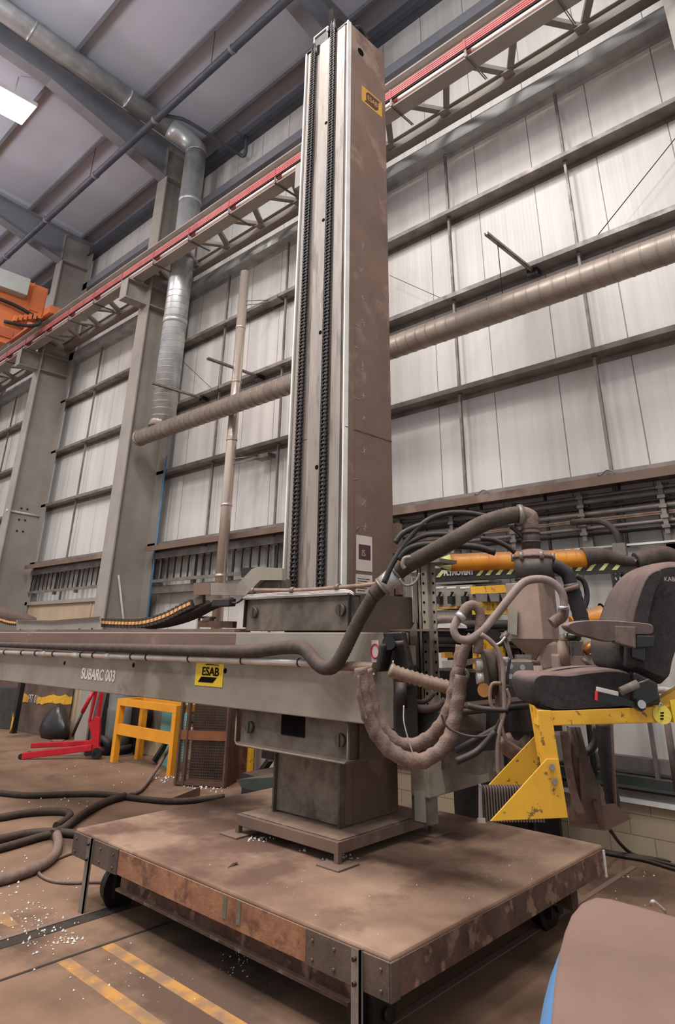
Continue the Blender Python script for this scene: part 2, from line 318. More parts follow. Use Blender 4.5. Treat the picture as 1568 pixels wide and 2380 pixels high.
# columns
COLS = [(-.75, 'steel portal column at the upper right edge, only its pale flange showing'), (-6.73, 'steel portal column hidden behind the welding mast'), (-12.70, 'tall grey steel portal column with a silver duct running down its right side'),
        (-18.60, 'tall grey steel portal column between the orange crane and the ducted column'), (-24.6, 'farthest grey steel portal column at the left edge')]
for i, (x, lab) in enumerate(COLS):
    t = thing('steel_column', lab, 'column', (x, 7.0, 0), group='portal columns along the wall')
    part('front_flange', MB().box((x-.215, 6.48, 0), (x+.215, 6.51, 12.79)).box((x-.1, 6.48, 12.8), (x+.1, 6.51, 13.8)), M_steel, t)
    part('web', MB().box((x-.012, 6.51, 0), (x+.012, 7.34, 13.76)), M_steel, t)
    part('back_flange', MB().box((x-.29, 7.34, 0), (x+.29, 7.38, 13.40)), M_steel, t)
    st = MB()
    for z in (9.1, 9.6, 12.8):
        st.box((x+.012, 6.51, z), (x+.2, 7.35, z+.02)); st.box((x-.2, 6.51, z), (x-.012, 7.35, z+.02))
    part('stiffener', st, M_steel, t)
    if i == 3:
        bl = MB()
        for a in range(3):
            for c in range(2): bl.cyl((x+.012, 6.83+c*.16, 4.55+a*.3), (x+.04, 6.83+c*.16, 4.55+a*.3), .025, 8)
        part('bolt_cluster', bl, M_dark, t)
    # crane bracket: a stub of I beam on the column face
    b = part('crane_bracket', MB().box((x-.012, 6.0, 9.13), (x+.012, 6.48, 9.58)).box((x-.15, 5.95, 9.10), (x+.15, 6.48, 9.13)).box((x-.15, 5.95, 9.58), (x+.15, 6.48, 9.61)).box((x-.15, 5.93, 9.10), (x+.15, 5.95, 9.61)), M_steel, t)
    # rafter with haunch
    r = thing('roof_rafter', ['grey roof rafter over the far right end of the hall', 'dim roof rafter crossing above the top of the mast', 'large grey roof rafter above the silver duct, from the ducted column',
                              'blue grey roof rafter rising from the column beside the crane', 'farthest roof rafter at the left edge of the photo'][i], 'rafter', (x, 6.5, 12.8), group='roof rafters')
    yt = -6.0
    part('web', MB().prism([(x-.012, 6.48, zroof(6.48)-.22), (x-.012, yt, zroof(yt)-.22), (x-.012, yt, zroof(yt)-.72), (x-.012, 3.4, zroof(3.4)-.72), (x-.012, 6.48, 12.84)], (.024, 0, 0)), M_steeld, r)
    fl = MB()
    for y0, z0, y1, z1 in ((7.38, zroof(7.38)-.24, yt, zroof(yt)-.24), (3.4, zroof(3.4)-.74, yt, zroof(yt)-.74)):
        fl.prism([(x-.16, y0, z0), (x-.16, y1, z1), (x-.16, y1, z1+.025), (x-.16, y0, z0+.025)], (.32, 0, 0))
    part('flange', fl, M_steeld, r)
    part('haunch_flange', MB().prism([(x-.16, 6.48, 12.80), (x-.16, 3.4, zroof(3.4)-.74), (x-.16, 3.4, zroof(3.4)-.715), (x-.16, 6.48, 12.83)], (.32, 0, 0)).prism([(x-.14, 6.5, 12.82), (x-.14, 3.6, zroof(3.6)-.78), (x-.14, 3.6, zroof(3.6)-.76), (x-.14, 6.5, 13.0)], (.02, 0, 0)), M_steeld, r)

# purlins under the roof, wall rails
names = ['roof purlin next to the eaves beam', 'second roof purlin from the wall', 'third roof purlin from the wall', 'fourth roof purlin from the wall', 'fifth roof purlin from the wall', 'sixth roof purlin from the wall']
for i, y in enumerate((7.0, 5.3, 3.6, 1.9, .2, -1.5)):
    z = zroof(y)
    p = MB().box((WX0, y-.008, z-.22), (WX1, y+.008, z)).box((WX0, y-.07, z-.225), (WX1, y+.008, z-.215)).box((WX0, y, z-.01), (WX1, y+.07, z))
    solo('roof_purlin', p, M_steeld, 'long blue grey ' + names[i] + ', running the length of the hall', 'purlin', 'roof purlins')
solo('eaves_beam', MB().box((WX0, 7.40, 13.42), (WX1, 7.60, 13.80)).box((WX0, 7.28, 13.40), (WX1, 7.40, 13.43)), mat('dark_blue_grey_beam', (86, 88, 98), (74, 76, 86), 1.5, .6, 0, .02), 'dark blue grey eaves beam where the wall meets the roof', 'beam')
lab = {3.76: 'lowest horizontal wall rail, just above the service tray', 5.31: 'second lowest horizontal wall rail, below the long spiral duct', 6.84: 'third horizontal wall rail, above the long spiral duct with the pipe arms on it',
       8.37: 'fourth horizontal wall rail, next below the shiny one under the crane track', 9.90: 'shiny galvanised wall rail right under the crane track', 12.35: 'topmost horizontal wall rail, above the crane track'}
for z, l in lab.items():
    gb = MB(); hgt = .24 if z > 9 else .07
    gb.box((WX0, 7.34, z-hgt), (WX1, 7.345, z)); gb.box((WX0, 7.345, z-hgt), (WX1, 7.60, z-hgt+.008)); gb.box((WX0, 7.58, z-hgt-.06), (WX1, 7.60, z-hgt))
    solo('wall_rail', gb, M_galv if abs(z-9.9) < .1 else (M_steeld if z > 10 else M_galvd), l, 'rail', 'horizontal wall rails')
# sag rods between the rails
rod = ['just left of the mast', '']
zl = [.7, 3.76, 5.31, 6.84, 8.37, 9.66]
BAYW = {-4.79: 'mid-bay right of the mast', -2.78: 'near the right edge of the photo', -8.75: 'directly left of the mast', -10.75: 'between ducted column and flue pipe', -16.7: 'middle of the left bay', -14.75: 'close to the ducted column', -22.7: 'in the far left bay'}
for x, where in BAYW.items():
    r = MB()
    for a, c in zip(zl[:-1], zl[1:]):
        if x < -12 and a < 1: a = 2.76
        r.box((x-.018, 7.44, a+.0), (x+.018, 7.48, c-.07)); r.cyl((x, 7.46, c-.12), (x, 7.46, c-.07), .03, 8)
    solo('sag_rod', r, M_galvd, 'thin sag rod joining the wall rails, ' + where, 'rod', 'sag rods on the wall')
# bracing wires
solo('brace_wire', MB().cyl(PY(1370, 570, 7.4), PY(1568, 322, 7.4)+(PY(1568, 322, 7.4)-PY(1370, 570, 7.4)), .006, 6), M_dark, 'thin diagonal bracing wire on the wall at the upper right', 'wire')
solo('brace_wire', MB().cyl(PY(905, 640, 7.4), PY(1040, 700, 7.4), .005, 6), M_dark, 'thin diagonal wire just right of the mast below the pipe arm', 'wire')
solo('brace_wire', MB().cyl(PY(425, 840, 7.4), PY(515, 925, 7.4), .006, 6), M_dark, 'thin diagonal wire between the ducted column and the flue pipe', 'wire')
# crane track along the wall
t = thing('crane_track', 'long grey overhead crane girder with red conductor bars, running along the wall', 'crane rail', (-10, 6.16, 9.62))
part('bottom_flange', MB().box((WX0, 6.04, 9.62), (WX1, 6.29, 9.645)), M_steel, t)
part('web', MB().box((WX0, 6.15, 9.645), (WX1, 6.17, 10.14)), mat('pale_cream_steel', (240, 234, 226), (226, 218, 210), 2, .5, 0, .02), t, 'pale cream web')
part('top_flange', MB().box((WX0, 6.03, 10.14), (WX1, 6.29, 10.17)).box((WX0, 6.13, 10.17), (WX1, 6.19, 10.22)), M_steel, t)
for k in range(4): part('conductor_bar', MB().box((WX0, 5.99, 9.762+k*.038), (WX1, 6.03, 9.786+k*.038)), M_cu, t, 'red conductor bar')
part('conductor_bar', MB().box((WX0, 6.0, 9.735), (WX1, 6.03, 9.75)), M_black, t, 'black conductor bar')
for k in range(-8, 14):
    x = -4.775-1.372*k
    b = MB().box((x-.012, 6.03, 9.73), (x+.012, 6.15, 9.92)).box((x-.02, 5.98, 9.74), (x+.02, 6.035, 9.92))
    b2 = MB().box((x-.018, 6.0, 9.60), (x-.008, 6.55, 9.62)).box((x+.008, 6.0, 9.60), (x+.018, 6.55, 9.62)).box((x-.018, 5.995, 9.60), (x+.018, 6.01, 9.84))
    if x > 2.8: continue
    q = part('bar_holder', b, mat('dark_red_insulator', (170, 84, 82), (150, 70, 70), 5, .5), t); part('holder_bracket', b2, M_galvd, q)
# surge girder lattice
t = thing('surge_girder', 'horizontal zigzag lattice girder beside the crane track, against the wall', 'girder', (-10, 7.2, 10.0))
part('chord', MB().box((WX0, 7.12, 9.98), (WX1, 7.135, 10.16)).box((WX0, 7.135, 9.98), (WX1, 7.30, 9.995)).box((WX0, 7.06, 10.145), (WX1, 7.135, 10.16)), M_steel, t)
for k in range(-4, 22):
    x = -4.48-1.19*k
    if x > 3: continue
    part('lattice_bar', MB().box((x-.09, 6.98, 10.02), (x+.09, 7.12, 10.05)).bar((x-.03, 7.06, 10.09), (x-.56, 6.30, 10.09), .10, .08).bar((x+.03, 7.06, 10.08), (x+.56, 6.30, 10.08), .10, .08), M_steel, t)
# ceiling lamp in view
t = thing('high_bay_lamp', 'square lit ceiling lamp at the top left of the photo', 'lamp', (-13.87, 3.05, 13.5))
part('lamp_housing', MB().box((-14.30, 2.62, 13.50), (-13.42, 3.48, 13.60)).cyl((-13.87, 3.05, 13.6), (-13.87, 3.05, 14.42), .015, 6), M_white, t)
part('lamp_panel', MB().box((-14.28, 2.64, 13.485), (-13.44, 3.46, 13.499)), M_lamp, t)

# ducts and pipes on the wall
def ringed(mb, p, q, step, r, w=.012):
    p, q = V(p), V(q); L_ = (q-p).length; d = (q-p)/L_; k = step*.5
    while k < L_: mb.cyl(p+d*k, p+d*(k+w), r, 20); k += step
t = thing('ventilation_duct', 'silver ventilation duct running along the roof rafter and down beside the column', 'duct', (-11.62, 6.72, 5.9))
mb = MB().cyl((-11.62, 6.72, 6.0), (-11.62, 6.72, 13.1), .255, 24); ringed(mb, (-11.62, 6.72, 6.1), (-11.62, 6.72, 9.2), .155, .262, .01)
part('vertical_run', mb, M_galv, t)
part('elbow', MB().tube([(-11.62, 6.72, 13.1), (-11.66, 6.70, 13.3), (-11.8, 6.5, 13.55), (-11.95, 6.1, 13.72)], .255, 20, 3), M_galv, t)
mb = MB().cyl((-11.95, 6.1, 13.72), (-12.1, -3.5, 14.75), .23, 24)
ringed(mb, (-11.95, 6.1, 13.72), (-12.1, -3.5, 14.75), 2.3, .245, .05)
part('rafter_run', mb, M_galv, t)
for z in (8.35, 11.6): part('collar', MB().cyl((-11.62, 6.72, z), (-11.62, 6.72, z+.14), .268, 24), M_galv, t)
t = thing('spiral_duct', 'long brownish spiral ventilation duct hung level along the wall across the whole photo', 'duct', (-12.2, 6.6, 5.85))
mb = MB().cyl((-12.22, 6.6, 5.85), (WX1, 6.6, 5.85), .165, 24); ringed(mb, (-12.2, 6.6, 5.85), (WX1, 6.6, 5.85), .17, .171, .012)
part('duct_run', mb, mat('brown_dusted_duct', (164, 150, 138), (140, 126, 114), 4, .4, .3, .05, dust=.8, dustc=(150, 126, 112)), t)
part('end_cap', MB().cyl((-12.26, 6.6, 5.85), (-12.2, 6.6, 5.85), .18, 24), MATS['brown_dusted_duct'], t)
part('riser_collar', MB().cyl((-11.62, 6.66, 5.92), (-11.62, 6.72, 6.14), .24, 20), MATS['brown_dusted_duct'], t)
part('hanger_wire', MB().cyl((-3.45, 6.5, 6.0), (-3.45, 6.5, 6.72), .006, 6), M_dark, t)
part('hanger_wire', MB().cyl((-9.43, 6.5, 6.0), (-9.43, 6.5, 6.72), .006, 6), M_dark, t)
part('hanger_wire', MB().cyl((-6.5, 6.5, 6.0), (-6.5, 6.5, 6.84), .006, 6), M_dark, t)
for x, l in ((-3.45, 'steel arm sticking out from the wall rail right of the mast, holding the spiral duct'), (-9.45, 'steel arm sticking out from the wall rail behind the flue pipe'), (-11.35, 'steel arm sticking out in front of the silver vertical duct')):
    t = thing('support_arm', l, 'bracket', (x, 7.5, 6.74), group='arms carrying the spiral duct')
    part('channel', MB().box((x-.025, 6.22, 6.73), (x+.025, 7.60, 6.735)).box((x-.025, 6.22, 6.73), (x-.02, 7.6, 6.775)).box((x+.02, 6.22, 6.73), (x+.025, 7.6, 6.775)), M_galvd, t)
    part('clamp', MB().box((x-.08, 7.42, 6.68), (x+.08, 7.52, 6.80)), M_dark, t)
t = thing('flue_pipe', 'polished steel flue pipe standing in front of the wall left of the mast', 'pipe', (-9.42, 6.9, 1.4))
mb = MB().cyl((-9.42, 6.9, 1.4), (-9.42, 6.9, 8.9), .095, 20)
for z in (2.9, 4.1, 5.3, 6.45, 7.6): mb.cyl((-9.42, 6.9, z), (-9.42, 6.9, z+.05), .102, 20)
part('pipe_run', mb, mat('polished_flue', (214, 200, 188), (176, 158, 144), 3, .25, .5, .02, stretch=(1, 1, .2)), t)
for z in (8.2, 4.95):
    part('stay', MB().cyl((-9.33, 6.9, z), (-9.1, 7.36, z+.12), .01, 8).cyl((-9.33, 6.9, z-.1), (-9.1, 7.36, z+.06), .01, 8).box((-9.25, 7.3, z+.05), (-8.85, 7.5, z+.12)), M_galvd, t)
t = thing('sprinkler_pipe', 'long dark pipe hanging under the roof, crossing the upper left of the photo', 'pipe', (-10.7, 5.3, 12.9))
part('main_run', MB().cyl((WX0, 5.3, 12.9), (WX1, 5.3, 12.9), .085, 14), mat('blue_black_pipe', (82, 84, 94), (70, 72, 82), 3, .5, .2, .03), t)
for k in range(12): part('coupling', MB().cyl((-2.6-2.85*k, 5.3, 12.9), (-2.52-2.85*k, 5.3, 12.9), .1, 14), M_steeld, t)
part('branch', MB().tube([(-10.9, 5.3, 12.9), (-10.72, 5.55, 12.9), (-10.6, 5.9, 12.9), (-10.6, 7.2, 12.9), (-10.52, 7.38, 12.86), (-10.45, 7.38, 13.0), (-10.45, 7.36, 13.4)], .045, 10, 3).cyl((-10.45, 7.36, 13.3), (-10.45, 7.05, 13.35), .03, 8), MATS['blue_black_pipe'], t)
for x in (-9.0, -14.3, -3.5): part('hanger_rod', MB().cyl((x, 5.3, 12.9), (x, 5.3, 14.2), .008, 6), M_dark, t)
# louvre in the wall above the crane track
t = thing('wall_louvre', 'dark louvred opening in the wall above the crane track, left of the mast', 'louvre', (-10.0, 7.55, 11.6))
part('frame', MB().box((-10.5, 7.50, 11.7), (-10.44, 7.60, 12.36)).box((-9.62, 7.50, 11.7), (-9.56, 7.60, 12.36)).box((-10.5, 7.5, 11.66), (-9.1, 7.6, 11.72)), M_steel, t)
part('louvre_panel', MB().box((-10.44, 7.54, 11.72), (-9.1, 7.598, 12.30)), M_grn, t)
# overhead crane
XC = -17.5
t = thing('overhead_crane', 'orange overhead travelling crane at the left edge with a pale electrical cabinet', 'crane', (XC, 5.9, 10.2))
part('bridge_girder', MB().prism([(XC-.7, 5.97, 10.35), (XC-.7, 5.97, 11.18), (XC-.7, -3, 11.4), (XC-.7, -3, 9.2), (XC-.7, 5.2, 9.2), (XC-.7, 5.55, 9.75), (XC-.7, 5.7, 10.3)], (.7, 0, 0)), M_orange, t)
part('girder_rib', MB().box((XC, 5.55, 10.3), (XC+.05, 5.57, 11.2)).box((XC, 5.57, 10.36), (XC+.03, 5.93, 11.17)), M_orange, t)
part('end_truck', MB().box((XC-2.4, 5.95, 10.24), (XC+.25, 6.25, 10.5)).box((XC+.2, 5.9, 10.20), (XC+.62, 6.2, 10.42)), M_orange, t)
part('girder_plate', MB().box((XC, 4.2, 9.35), (XC+.06, 5.3, 9.6)).box((XC, 4.2, 9.75), (XC+.04, 4.5, 10.3)), mat('shaded_orange_plate', (190, 98, 62), (170, 84, 52), 2, .6), t)  # darker orange paints shade onto the girder
part('wheel', MB().cyl((XC+.42, 5.98, 10.34), (XC+.42, 6.2, 10.34), .12, 16), M_dark, t)
part('electrical_cabinet', MB().box((XC, 4.0, 10.62), (XC+.3, 5.36, 11.13)), mat('pale_grey_cabinet', (184, 186, 182), (172, 172, 168), 2, .5), t, bev=.01)
part('festoon_cable', MB().tube([(XC+.1, 4.2, 10.35), (XC+.15, 5.0, 10.3), (XC+.2, 5.5, 10.18), (XC+.25, 5.85, 10.0), (XC+.2, 5.6, 9.8), (XC+.1, 5.0, 9.75)], .05, 10, 5), M_black, t)
cl = MB()
for k in range(6): cl.box((XC+.05+k*.02, 5.2+k*.11, 9.82+k*.05), (XC+.22+k*.02, 5.27+k*.11, 9.98+k*.05))
part('collector_shoe', cl, M_orange, t)
# service tray along the wall: ledge on top, conduits, brackets
def tray(name, label, x0, x1, ladder):
    t = thing(name, label, 'cable tray', ((x0+x1)/2, 7.4, 2.9))
    part('cover_ledge', MB().box((x0, 7.10, 3.62), (x1, 7.58, 3.66)).box((x0, 7.10, 3.56), (x1, 7.12, 3.62)), M_brown, t, 'dust-covered ledge')
    if ladder:
        part('side_rail', MB().box((x0, 7.30, 3.42), (x1, 7.33, 3.54)).box((x0, 7.30, 2.96), (x1, 7.33, 3.02)).box((x0, 7.34, 3.40), (x1, 7.36, 3.54)), M_galvd, t)
        r = MB(); x = x0+.1
        while x < x1-.05: r.box((x, 7.31, 3.0), (x+.03, 7.33, 3.46)); x += .235
        part('rung', r, M_dark, t)
        x = x0+.2
        while x < x1-.1: part('backing_strut', MB().box((x, 7.36, 2.9), (x+.1, 7.42, 3.5)), M_galvd, t); x += 1.15
    return t
tray('cable_tray', 'ladder-like cable tray with a dusty ledge in the left bay', -18.3, -13.0, True)
tray('cable_tray', 'ladder-like cable tray on the wall behind the flue pipe and the bracket arm', -12.35, -7.0, True)
tray('cable_tray', 'cable tray in the far left bay', -24.2, -18.9, True)
t = tray('conduit_rack', 'rack of level dark conduits on the wall right of the mast under a dusty ledge', -6.4, WX1, False)
for z, r, m_ in ((3.50, .022, M_galvd), (3.44, .035, M_galvd), (3.365, .022, M_dark), (3.30, .03, M_galvd), (3.235, .014, M_corr), (3.215, .012, M_corr), (3.14, .022, M_galvd), (3.08, .028, M_dark)):
    part('conduit', MB().cyl((-6.3, 7.34, z), (WX1, 7.34, z), r, 10), m_, t)
for i in range(9):
    x = -5.85+i*.905
    b = MB().box((x-.025, 7.29, 3.0), (x+.025, 7.31, 3.56)).box((x-.06, 7.36, 2.8), (x+.06, 7.42, 3.55))
    for z in (3.06, 3.16, 3.27, 3.37, 3.47): b.box((x-.04, 7.275, z), (x+.04, 7.30, z+.035))
    part('rack_bracket', b, M_galvd, t)
for i in range(8):
    x = -5.4+i*.905; part('strut', MB().box((x-.015, 7.33, 2.9), (x+.015, 7.36, 3.6)), M_dark, t)
part('lower_rail', MB().box((-6.3, 7.36, 2.80), (WX1, 7.42, 2.90)), M_galv, t)
part('lower_edge', MB().box((-6.3, 7.30, 2.91), (WX1, 7.36, 2.93)), M_white, t)
solo('wall_rail', MB().box((-12.4, 7.38, 2.76), (-7.0, 7.56, 2.9)), M_galvd, 'wide grey wall rail under the ladder tray behind the flue pipe', 'rail')
# loose pieces lying on the ledge
for i, (px, py, w_) in enumerate(((1110, 1158, .1), (1395, 1103, .12))):
    c = PY(px, py, 7.3); c.z = 3.66
    tb = MB().box((c.x-w_, 7.25, 3.661), (c.x-.02, 7.33, 3.72)).tube([c+V((0, 0, .05)), c+V((.08, 0, .1)), c+V((.16, 0, .06)), c+V((.06, 0, .02))], .008, 6)
    solo('cable_scrap', tb, M_galvd, ['small grey fitting with a curl of cable on the ledge right of the mast', 'small coil of cable on the ledge near the right edge'][i], 'cable')
solo('air_line', MB().cyl((-12.28, 7.3, .5), (-12.28, 7.3, 5.6), .018, 8), M_bluep, 'thin blue air line running down the wall right of the ducted column', 'pipe')
solo('white_strut', MB().cyl((-12.64, 6.75, 3.1), (-12.64, 7.15, 1.7), .022, 8), M_wht, 'thin white stick leaning in the web of the ducted column', 'stick')
solo('column_tie', MB().cyl((-18.55, 6.45, 5.05), (-18.55, 7.36, 5.0), .03, 8), M_wht, 'white horizontal pipe across the web of the column beside the crane', 'pipe')
# ================================================================== THE WELDING MANIPULATOR
# ---- rail trolley (platform)
PX0, PX1, PY0, PY1, PT, PB = -6.05, -2.65, 3.17, 5.75, .50, .325
t = thing('trolley_platform', 'big dust-covered steel rail trolley platform carrying the welding mast', 'platform', (-4.35, 4.46, 0))
part('deck', MB().box((PX0, PY0, PT-.03), (PX1, PY1, PT)), M_deck, t, bev=.012)
part('front_fascia', MB().box((-5.33, PY0-.004, PB), (-3.26, PY0+.03, PT-.025)), M_rust, t, 'orange rusty front edge')
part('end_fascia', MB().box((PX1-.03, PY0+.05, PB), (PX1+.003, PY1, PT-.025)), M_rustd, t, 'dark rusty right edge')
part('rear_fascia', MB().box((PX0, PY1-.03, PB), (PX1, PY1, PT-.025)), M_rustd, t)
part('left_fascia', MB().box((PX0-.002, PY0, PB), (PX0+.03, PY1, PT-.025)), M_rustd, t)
for x0, x1 in ((-3.26, PX1+.005), (PX0-.005, -5.33)):
    mb = MB().box((x0, PY0-.012, PB-.005), (x1, PY0, PT-.02))
    if x1 > -3: mb.box((PX1-.004, PY0-.012, PB-.005), (PX1+.01, PY0+.06, PT-.02))
    for i in range(4):
        for z in (PB+.03, PT-.06): mb.cyl((x0+.06+i*(x1-x0-.12)/3, PY0-.012, z), (x0+.06+i*(x1-x0-.12)/3, PY0-.022, z), .009, 8)
    part('corner_plate', mb, mat('bolted_dark_plate', (92, 76, 66), (66, 54, 48), 5, .7, .1, .2, dust=.6), t, bev=.003)
for x in (-4.02, -3.88): part('paint_stripe', MB().box((x, PY0-.008, PB+.03), (x+.035, PY0-.003, PT-.03)), mat('grey_green_stripe', (110, 104, 92), (92, 86, 74), 9), t)
part('light_blocking_pan', MB().box((PX0+.55, PY0+.2, .12), (PX1-.55, PY1-.2, .14)), M_dark, t)  # added sheet that keeps light out from under the trolley
part('chassis_beam', MB().box((PX0+.62, PY0+.10, .19), (PX1-.35, PY0+.16, PB)).box((PX0+.62, PY0+.06, .19), (PX1-.35, PY0+.16, .205)).box((PX0+.1, PY1-.4, .16), (PX1-.1, PY1-.3, PB)).box((PX0+.5, PY0+.3, .18), (PX0+.62, PY1-.3, PB)).box((PX1-.6, PY0+.3, .18), (PX1-.45, PY1-.3, PB)), M_rustd, t)
for x in (-5.72, -3.02):
    for y in (3.42, 5.4):
        wh = part('wheel', MB().cyl((x-.045, y, .135), (x+.045, y, .135), .13, 24).cyl((x+.045, y, .135), (x+.065, y, .135), .155, 24), M_dark, t)
        part('axle_box', MB().box((x+.066, y-.09, .08), (x+.12, y+.09, PB)).cyl((x+.12, y, .135), (x+.15, y, .135), .03, 10), M_dark, wh)
part('bump', MB().prism([(-4.45, 3.45, PT), (-4.33, 3.42, PT), (-4.33, 3.47, PT+.02), (-4.45, 3.5, PT+.02)], (0, .05, 0)), M_deck, t)
# outrigger legs at the front corners
for x, l in ((-5.74, 'slim steel leg at the left end of the trolley platform'), (-2.86, 'slim steel angle leg with bolts at the near corner of the trolley platform')):
    u = thing('outrigger_leg', l, 'leg', (x, 3.14, 0), group='slim legs of the trolley platform')
    mb = MB().box((x-.03, 3.135, 0), (x+.03, 3.147, PT-.01)).box((x+.022, 3.135, 0), (x+.03, 3.16, PT-.01))
    part('angle_bar', mb, M_galvd, u)
    bo = MB()
    for z in (PT-.05, PT-.15): bo.cyl((x-.002, 3.135, z), (x-.002, 3.118, z), .011, 8)
    part('bolt', bo, M_dark, u)
solo('corner_marker', MB().bar((-2.642, 5.74, .30), (-2.642, 5.74, .47), .015, .015), M_wht, 'short white rod standing at the far right corner of the platform', 'rod')
solo('scrap_plate', MB().prism([PZ(392, 1870, .0)+V((0, 0, 0)), PZ(460, 1850, 0), PZ(460, 1850, 0)+V((0, 0, .10)), PZ(392, 1870, 0)+V((0, 0, .06))], (0, .03, 0)), M_brown, 'small brown steel plate standing on the floor behind the left corner of the platform', 'plate')

# ---- mast base
MX0, MX1, MY0, MY1 = -4.775, -4.005, 4.20, 4.92
t = thing('mast_base', 'rusty brown base frame on small feet under the welding mast', 'base', (-4.4, 4.5, PT))
part('base_plate', MB().box((-4.95, 3.97, .565), (-3.79, 5.12, .64)), M_brown, t, bev=.004)
part('top_skin', MB().box((-4.93, 4.0, .64), (-3.81, 5.10, .645)), M_rustd, t)
for x, y in ((-3.81, 3.99), (-4.93, 3.99), (-3.81, 5.10), (-4.93, 5.10)):
    f = part('foot', MB().box((x-.02, y-.02, PT+.012), (x+.02, y+.02, .57)), M_brown, t)
    part('foot_pad', MB().box((x-.11, y-.11, PT), (x+.11, y+.11, PT+.012)), M_brown, f, bev=.003)
t = thing('stay_beam', 'grey box beam on the platform reaching from the mast base to the right', 'beam', (-3.6, 4.9, PT))
part('beam', MB().box((-3.74, 4.75, .82), (-3.56, 7.2, 1.06)), M_mach, t, bev=.01)
part('post', MB().box((-3.74, 4.76, .645), (-3.56, 4.86, .82)), M_machd, t)
part('bright_pad', MB().box((-3.70, 4.742, .66), (-3.60, 4.76, .86)), M_steel, t)

# ---- mast
t = thing('welding_mast', 'tall grey and brown steel mast of the welding manipulator, the tallest thing in the photo', 'mast', (-4.39, 4.56, .645))
TOP = 9.18
mb = MB().box((MX0, MY0+.05, .645), (MX1, MY1, TOP))
part('body', mb, M_brown, t, 'brown dusty box section', bev=.01)
part('front_panel', MB().box((MX0+.05, MY0+.03, 2.3), (MX1-.05, MY0+.05, TOP)), mat('mast_grey_paint', (136, 125, 117), (112, 101, 94), 3, .6, 0, .06, stretch=(3, 3, .4), c3=(88, 76, 68), c3amt=.3, c3scale=2.5), t, 'grey front panel')
part('base_panel', MB().box((MX0+.02, MY0+.03, .66), (MX1-.03, MY0+.05, 1.3)), mat('mottled_base_paint', (128, 117, 103), (98, 87, 76), 7, .65, 0, .1, c3=(80, 66, 56), c3amt=.3, c3scale=4), t)
part('guide_rail', MB().box((-4.51, MY0+.012, 2.3), (-4.335, MY0+.03, TOP-.02)), M_bare, t, 'pale machined centre strip')
part('guide_rail', MB().box((-4.735, MY0+.016, 2.3), (-4.69, MY0+.03, TOP-.02)), M_bare, t)
part('guide_rail', MB().box((-4.20, MY0+.016, 2.3), (-4.07, MY0+.03, TOP-.02)), M_bare, t)
part('edge_lip', MB().box((MX0-.004, MY0, 2.32), (MX0+.016, MY0+.06, TOP+.004)), M_white, t, 'bright left edge')
part('base_lip', MB().box((MX0-.004, MY0, .646), (MX0+.016, MY0+.06, 1.16)), M_machd, t)
part('base_lip', MB().box((MX1-.014, MY0, .646), (MX1+.004, MY0+.06, 1.16)), M_machd, t)
part('edge_lip', MB().box((MX1-.014, MY0, 2.32), (MX1+.004, MY0+.06, TOP+.004)), M_white, t, 'bright right edge')
part('side_lip', MB().box((MX1, MY0+.06, .66), (MX1+.014, MY0+.13, 5.0)), M_brown, t)
part('seam', MB().box((MX1, MY0+.02, 3.82), (MX1+.004, MY1, 3.828)).box((MX0+.03, MY0+.028, 3.80), (MX1-.03, MY0+.032, 3.806)), M_rustd, t)
h = MB()
for z in (7.744, 6.331, 4.922, 3.488): h.cyl((-4.363, MY0+.008, z), (-4.363, MY0+.016, z), .022, 12)
part('bolt_hole', h, M_ink, t)
part('eye_hole', MB().cyl((MX1-.002, 4.44, 8.83), (MX1+.004, 4.44, 8.83), .055, 18), M_ink, t)
part('top_cap', MB().box((-4.63, MY0+.02, 9.18), (-4.38, MY0+.30, 9.36)).box((-4.22, MY0+.02, TOP), (MX1, MY0+.2, TOP+.03)).box((MX0, MY0, TOP), (-4.66, MY0+.3, TOP+.012)), M_dark, t, 'black chain wheel housing')
part('cap_edge', MB().box((-4.635, MY0+.0, 9.36), (-4.37, MY0+.02, 9.38)).box((-4.635, MY0+.0, 9.27), (-4.62, MY0+.02, 9.36)).box((-4.39, MY0, 9.30), (-4.375, MY0+.02, 9.36)), M_white, t)
part('sprocket', MB().cyl((-4.29, MY0+.12, 9.30), (-4.21, MY0+.12, 9.30), .14, 18).cyl((-4.62, MY0+.12, 9.12), (-4.55, MY0+.12, 9.12), .13, 18), M_dark, t)
part('cable_guide', MB().tube([(MX1-.02, 4.35, TOP), (MX1-.02, 4.42, TOP+.08), (MX1-.02, 4.52, TOP+.06), (MX1-.02, 4.6, TOP)], .03, 8), M_dark, t)
for name, x, z1 in (('roller_chain', -4.622, 9.15), ('roller_chain', -4.267, 9.36)):
    c = MB(); z = 2.30; k = 0
    while z < z1:
        off = .034 if k % 2 else .024
        for sx in (-1, 1): c.box((x+sx*off-.004, MY0-.012, z-.012), (x+sx*off+.004, MY0+.012, z+.052))
        c.cyl((x-.045, MY0, z), (x+.045, MY0, z), .013, 6)
        z += .04; k += 1
    part(name, c, M_dark, t, 'black greasy roller chain')
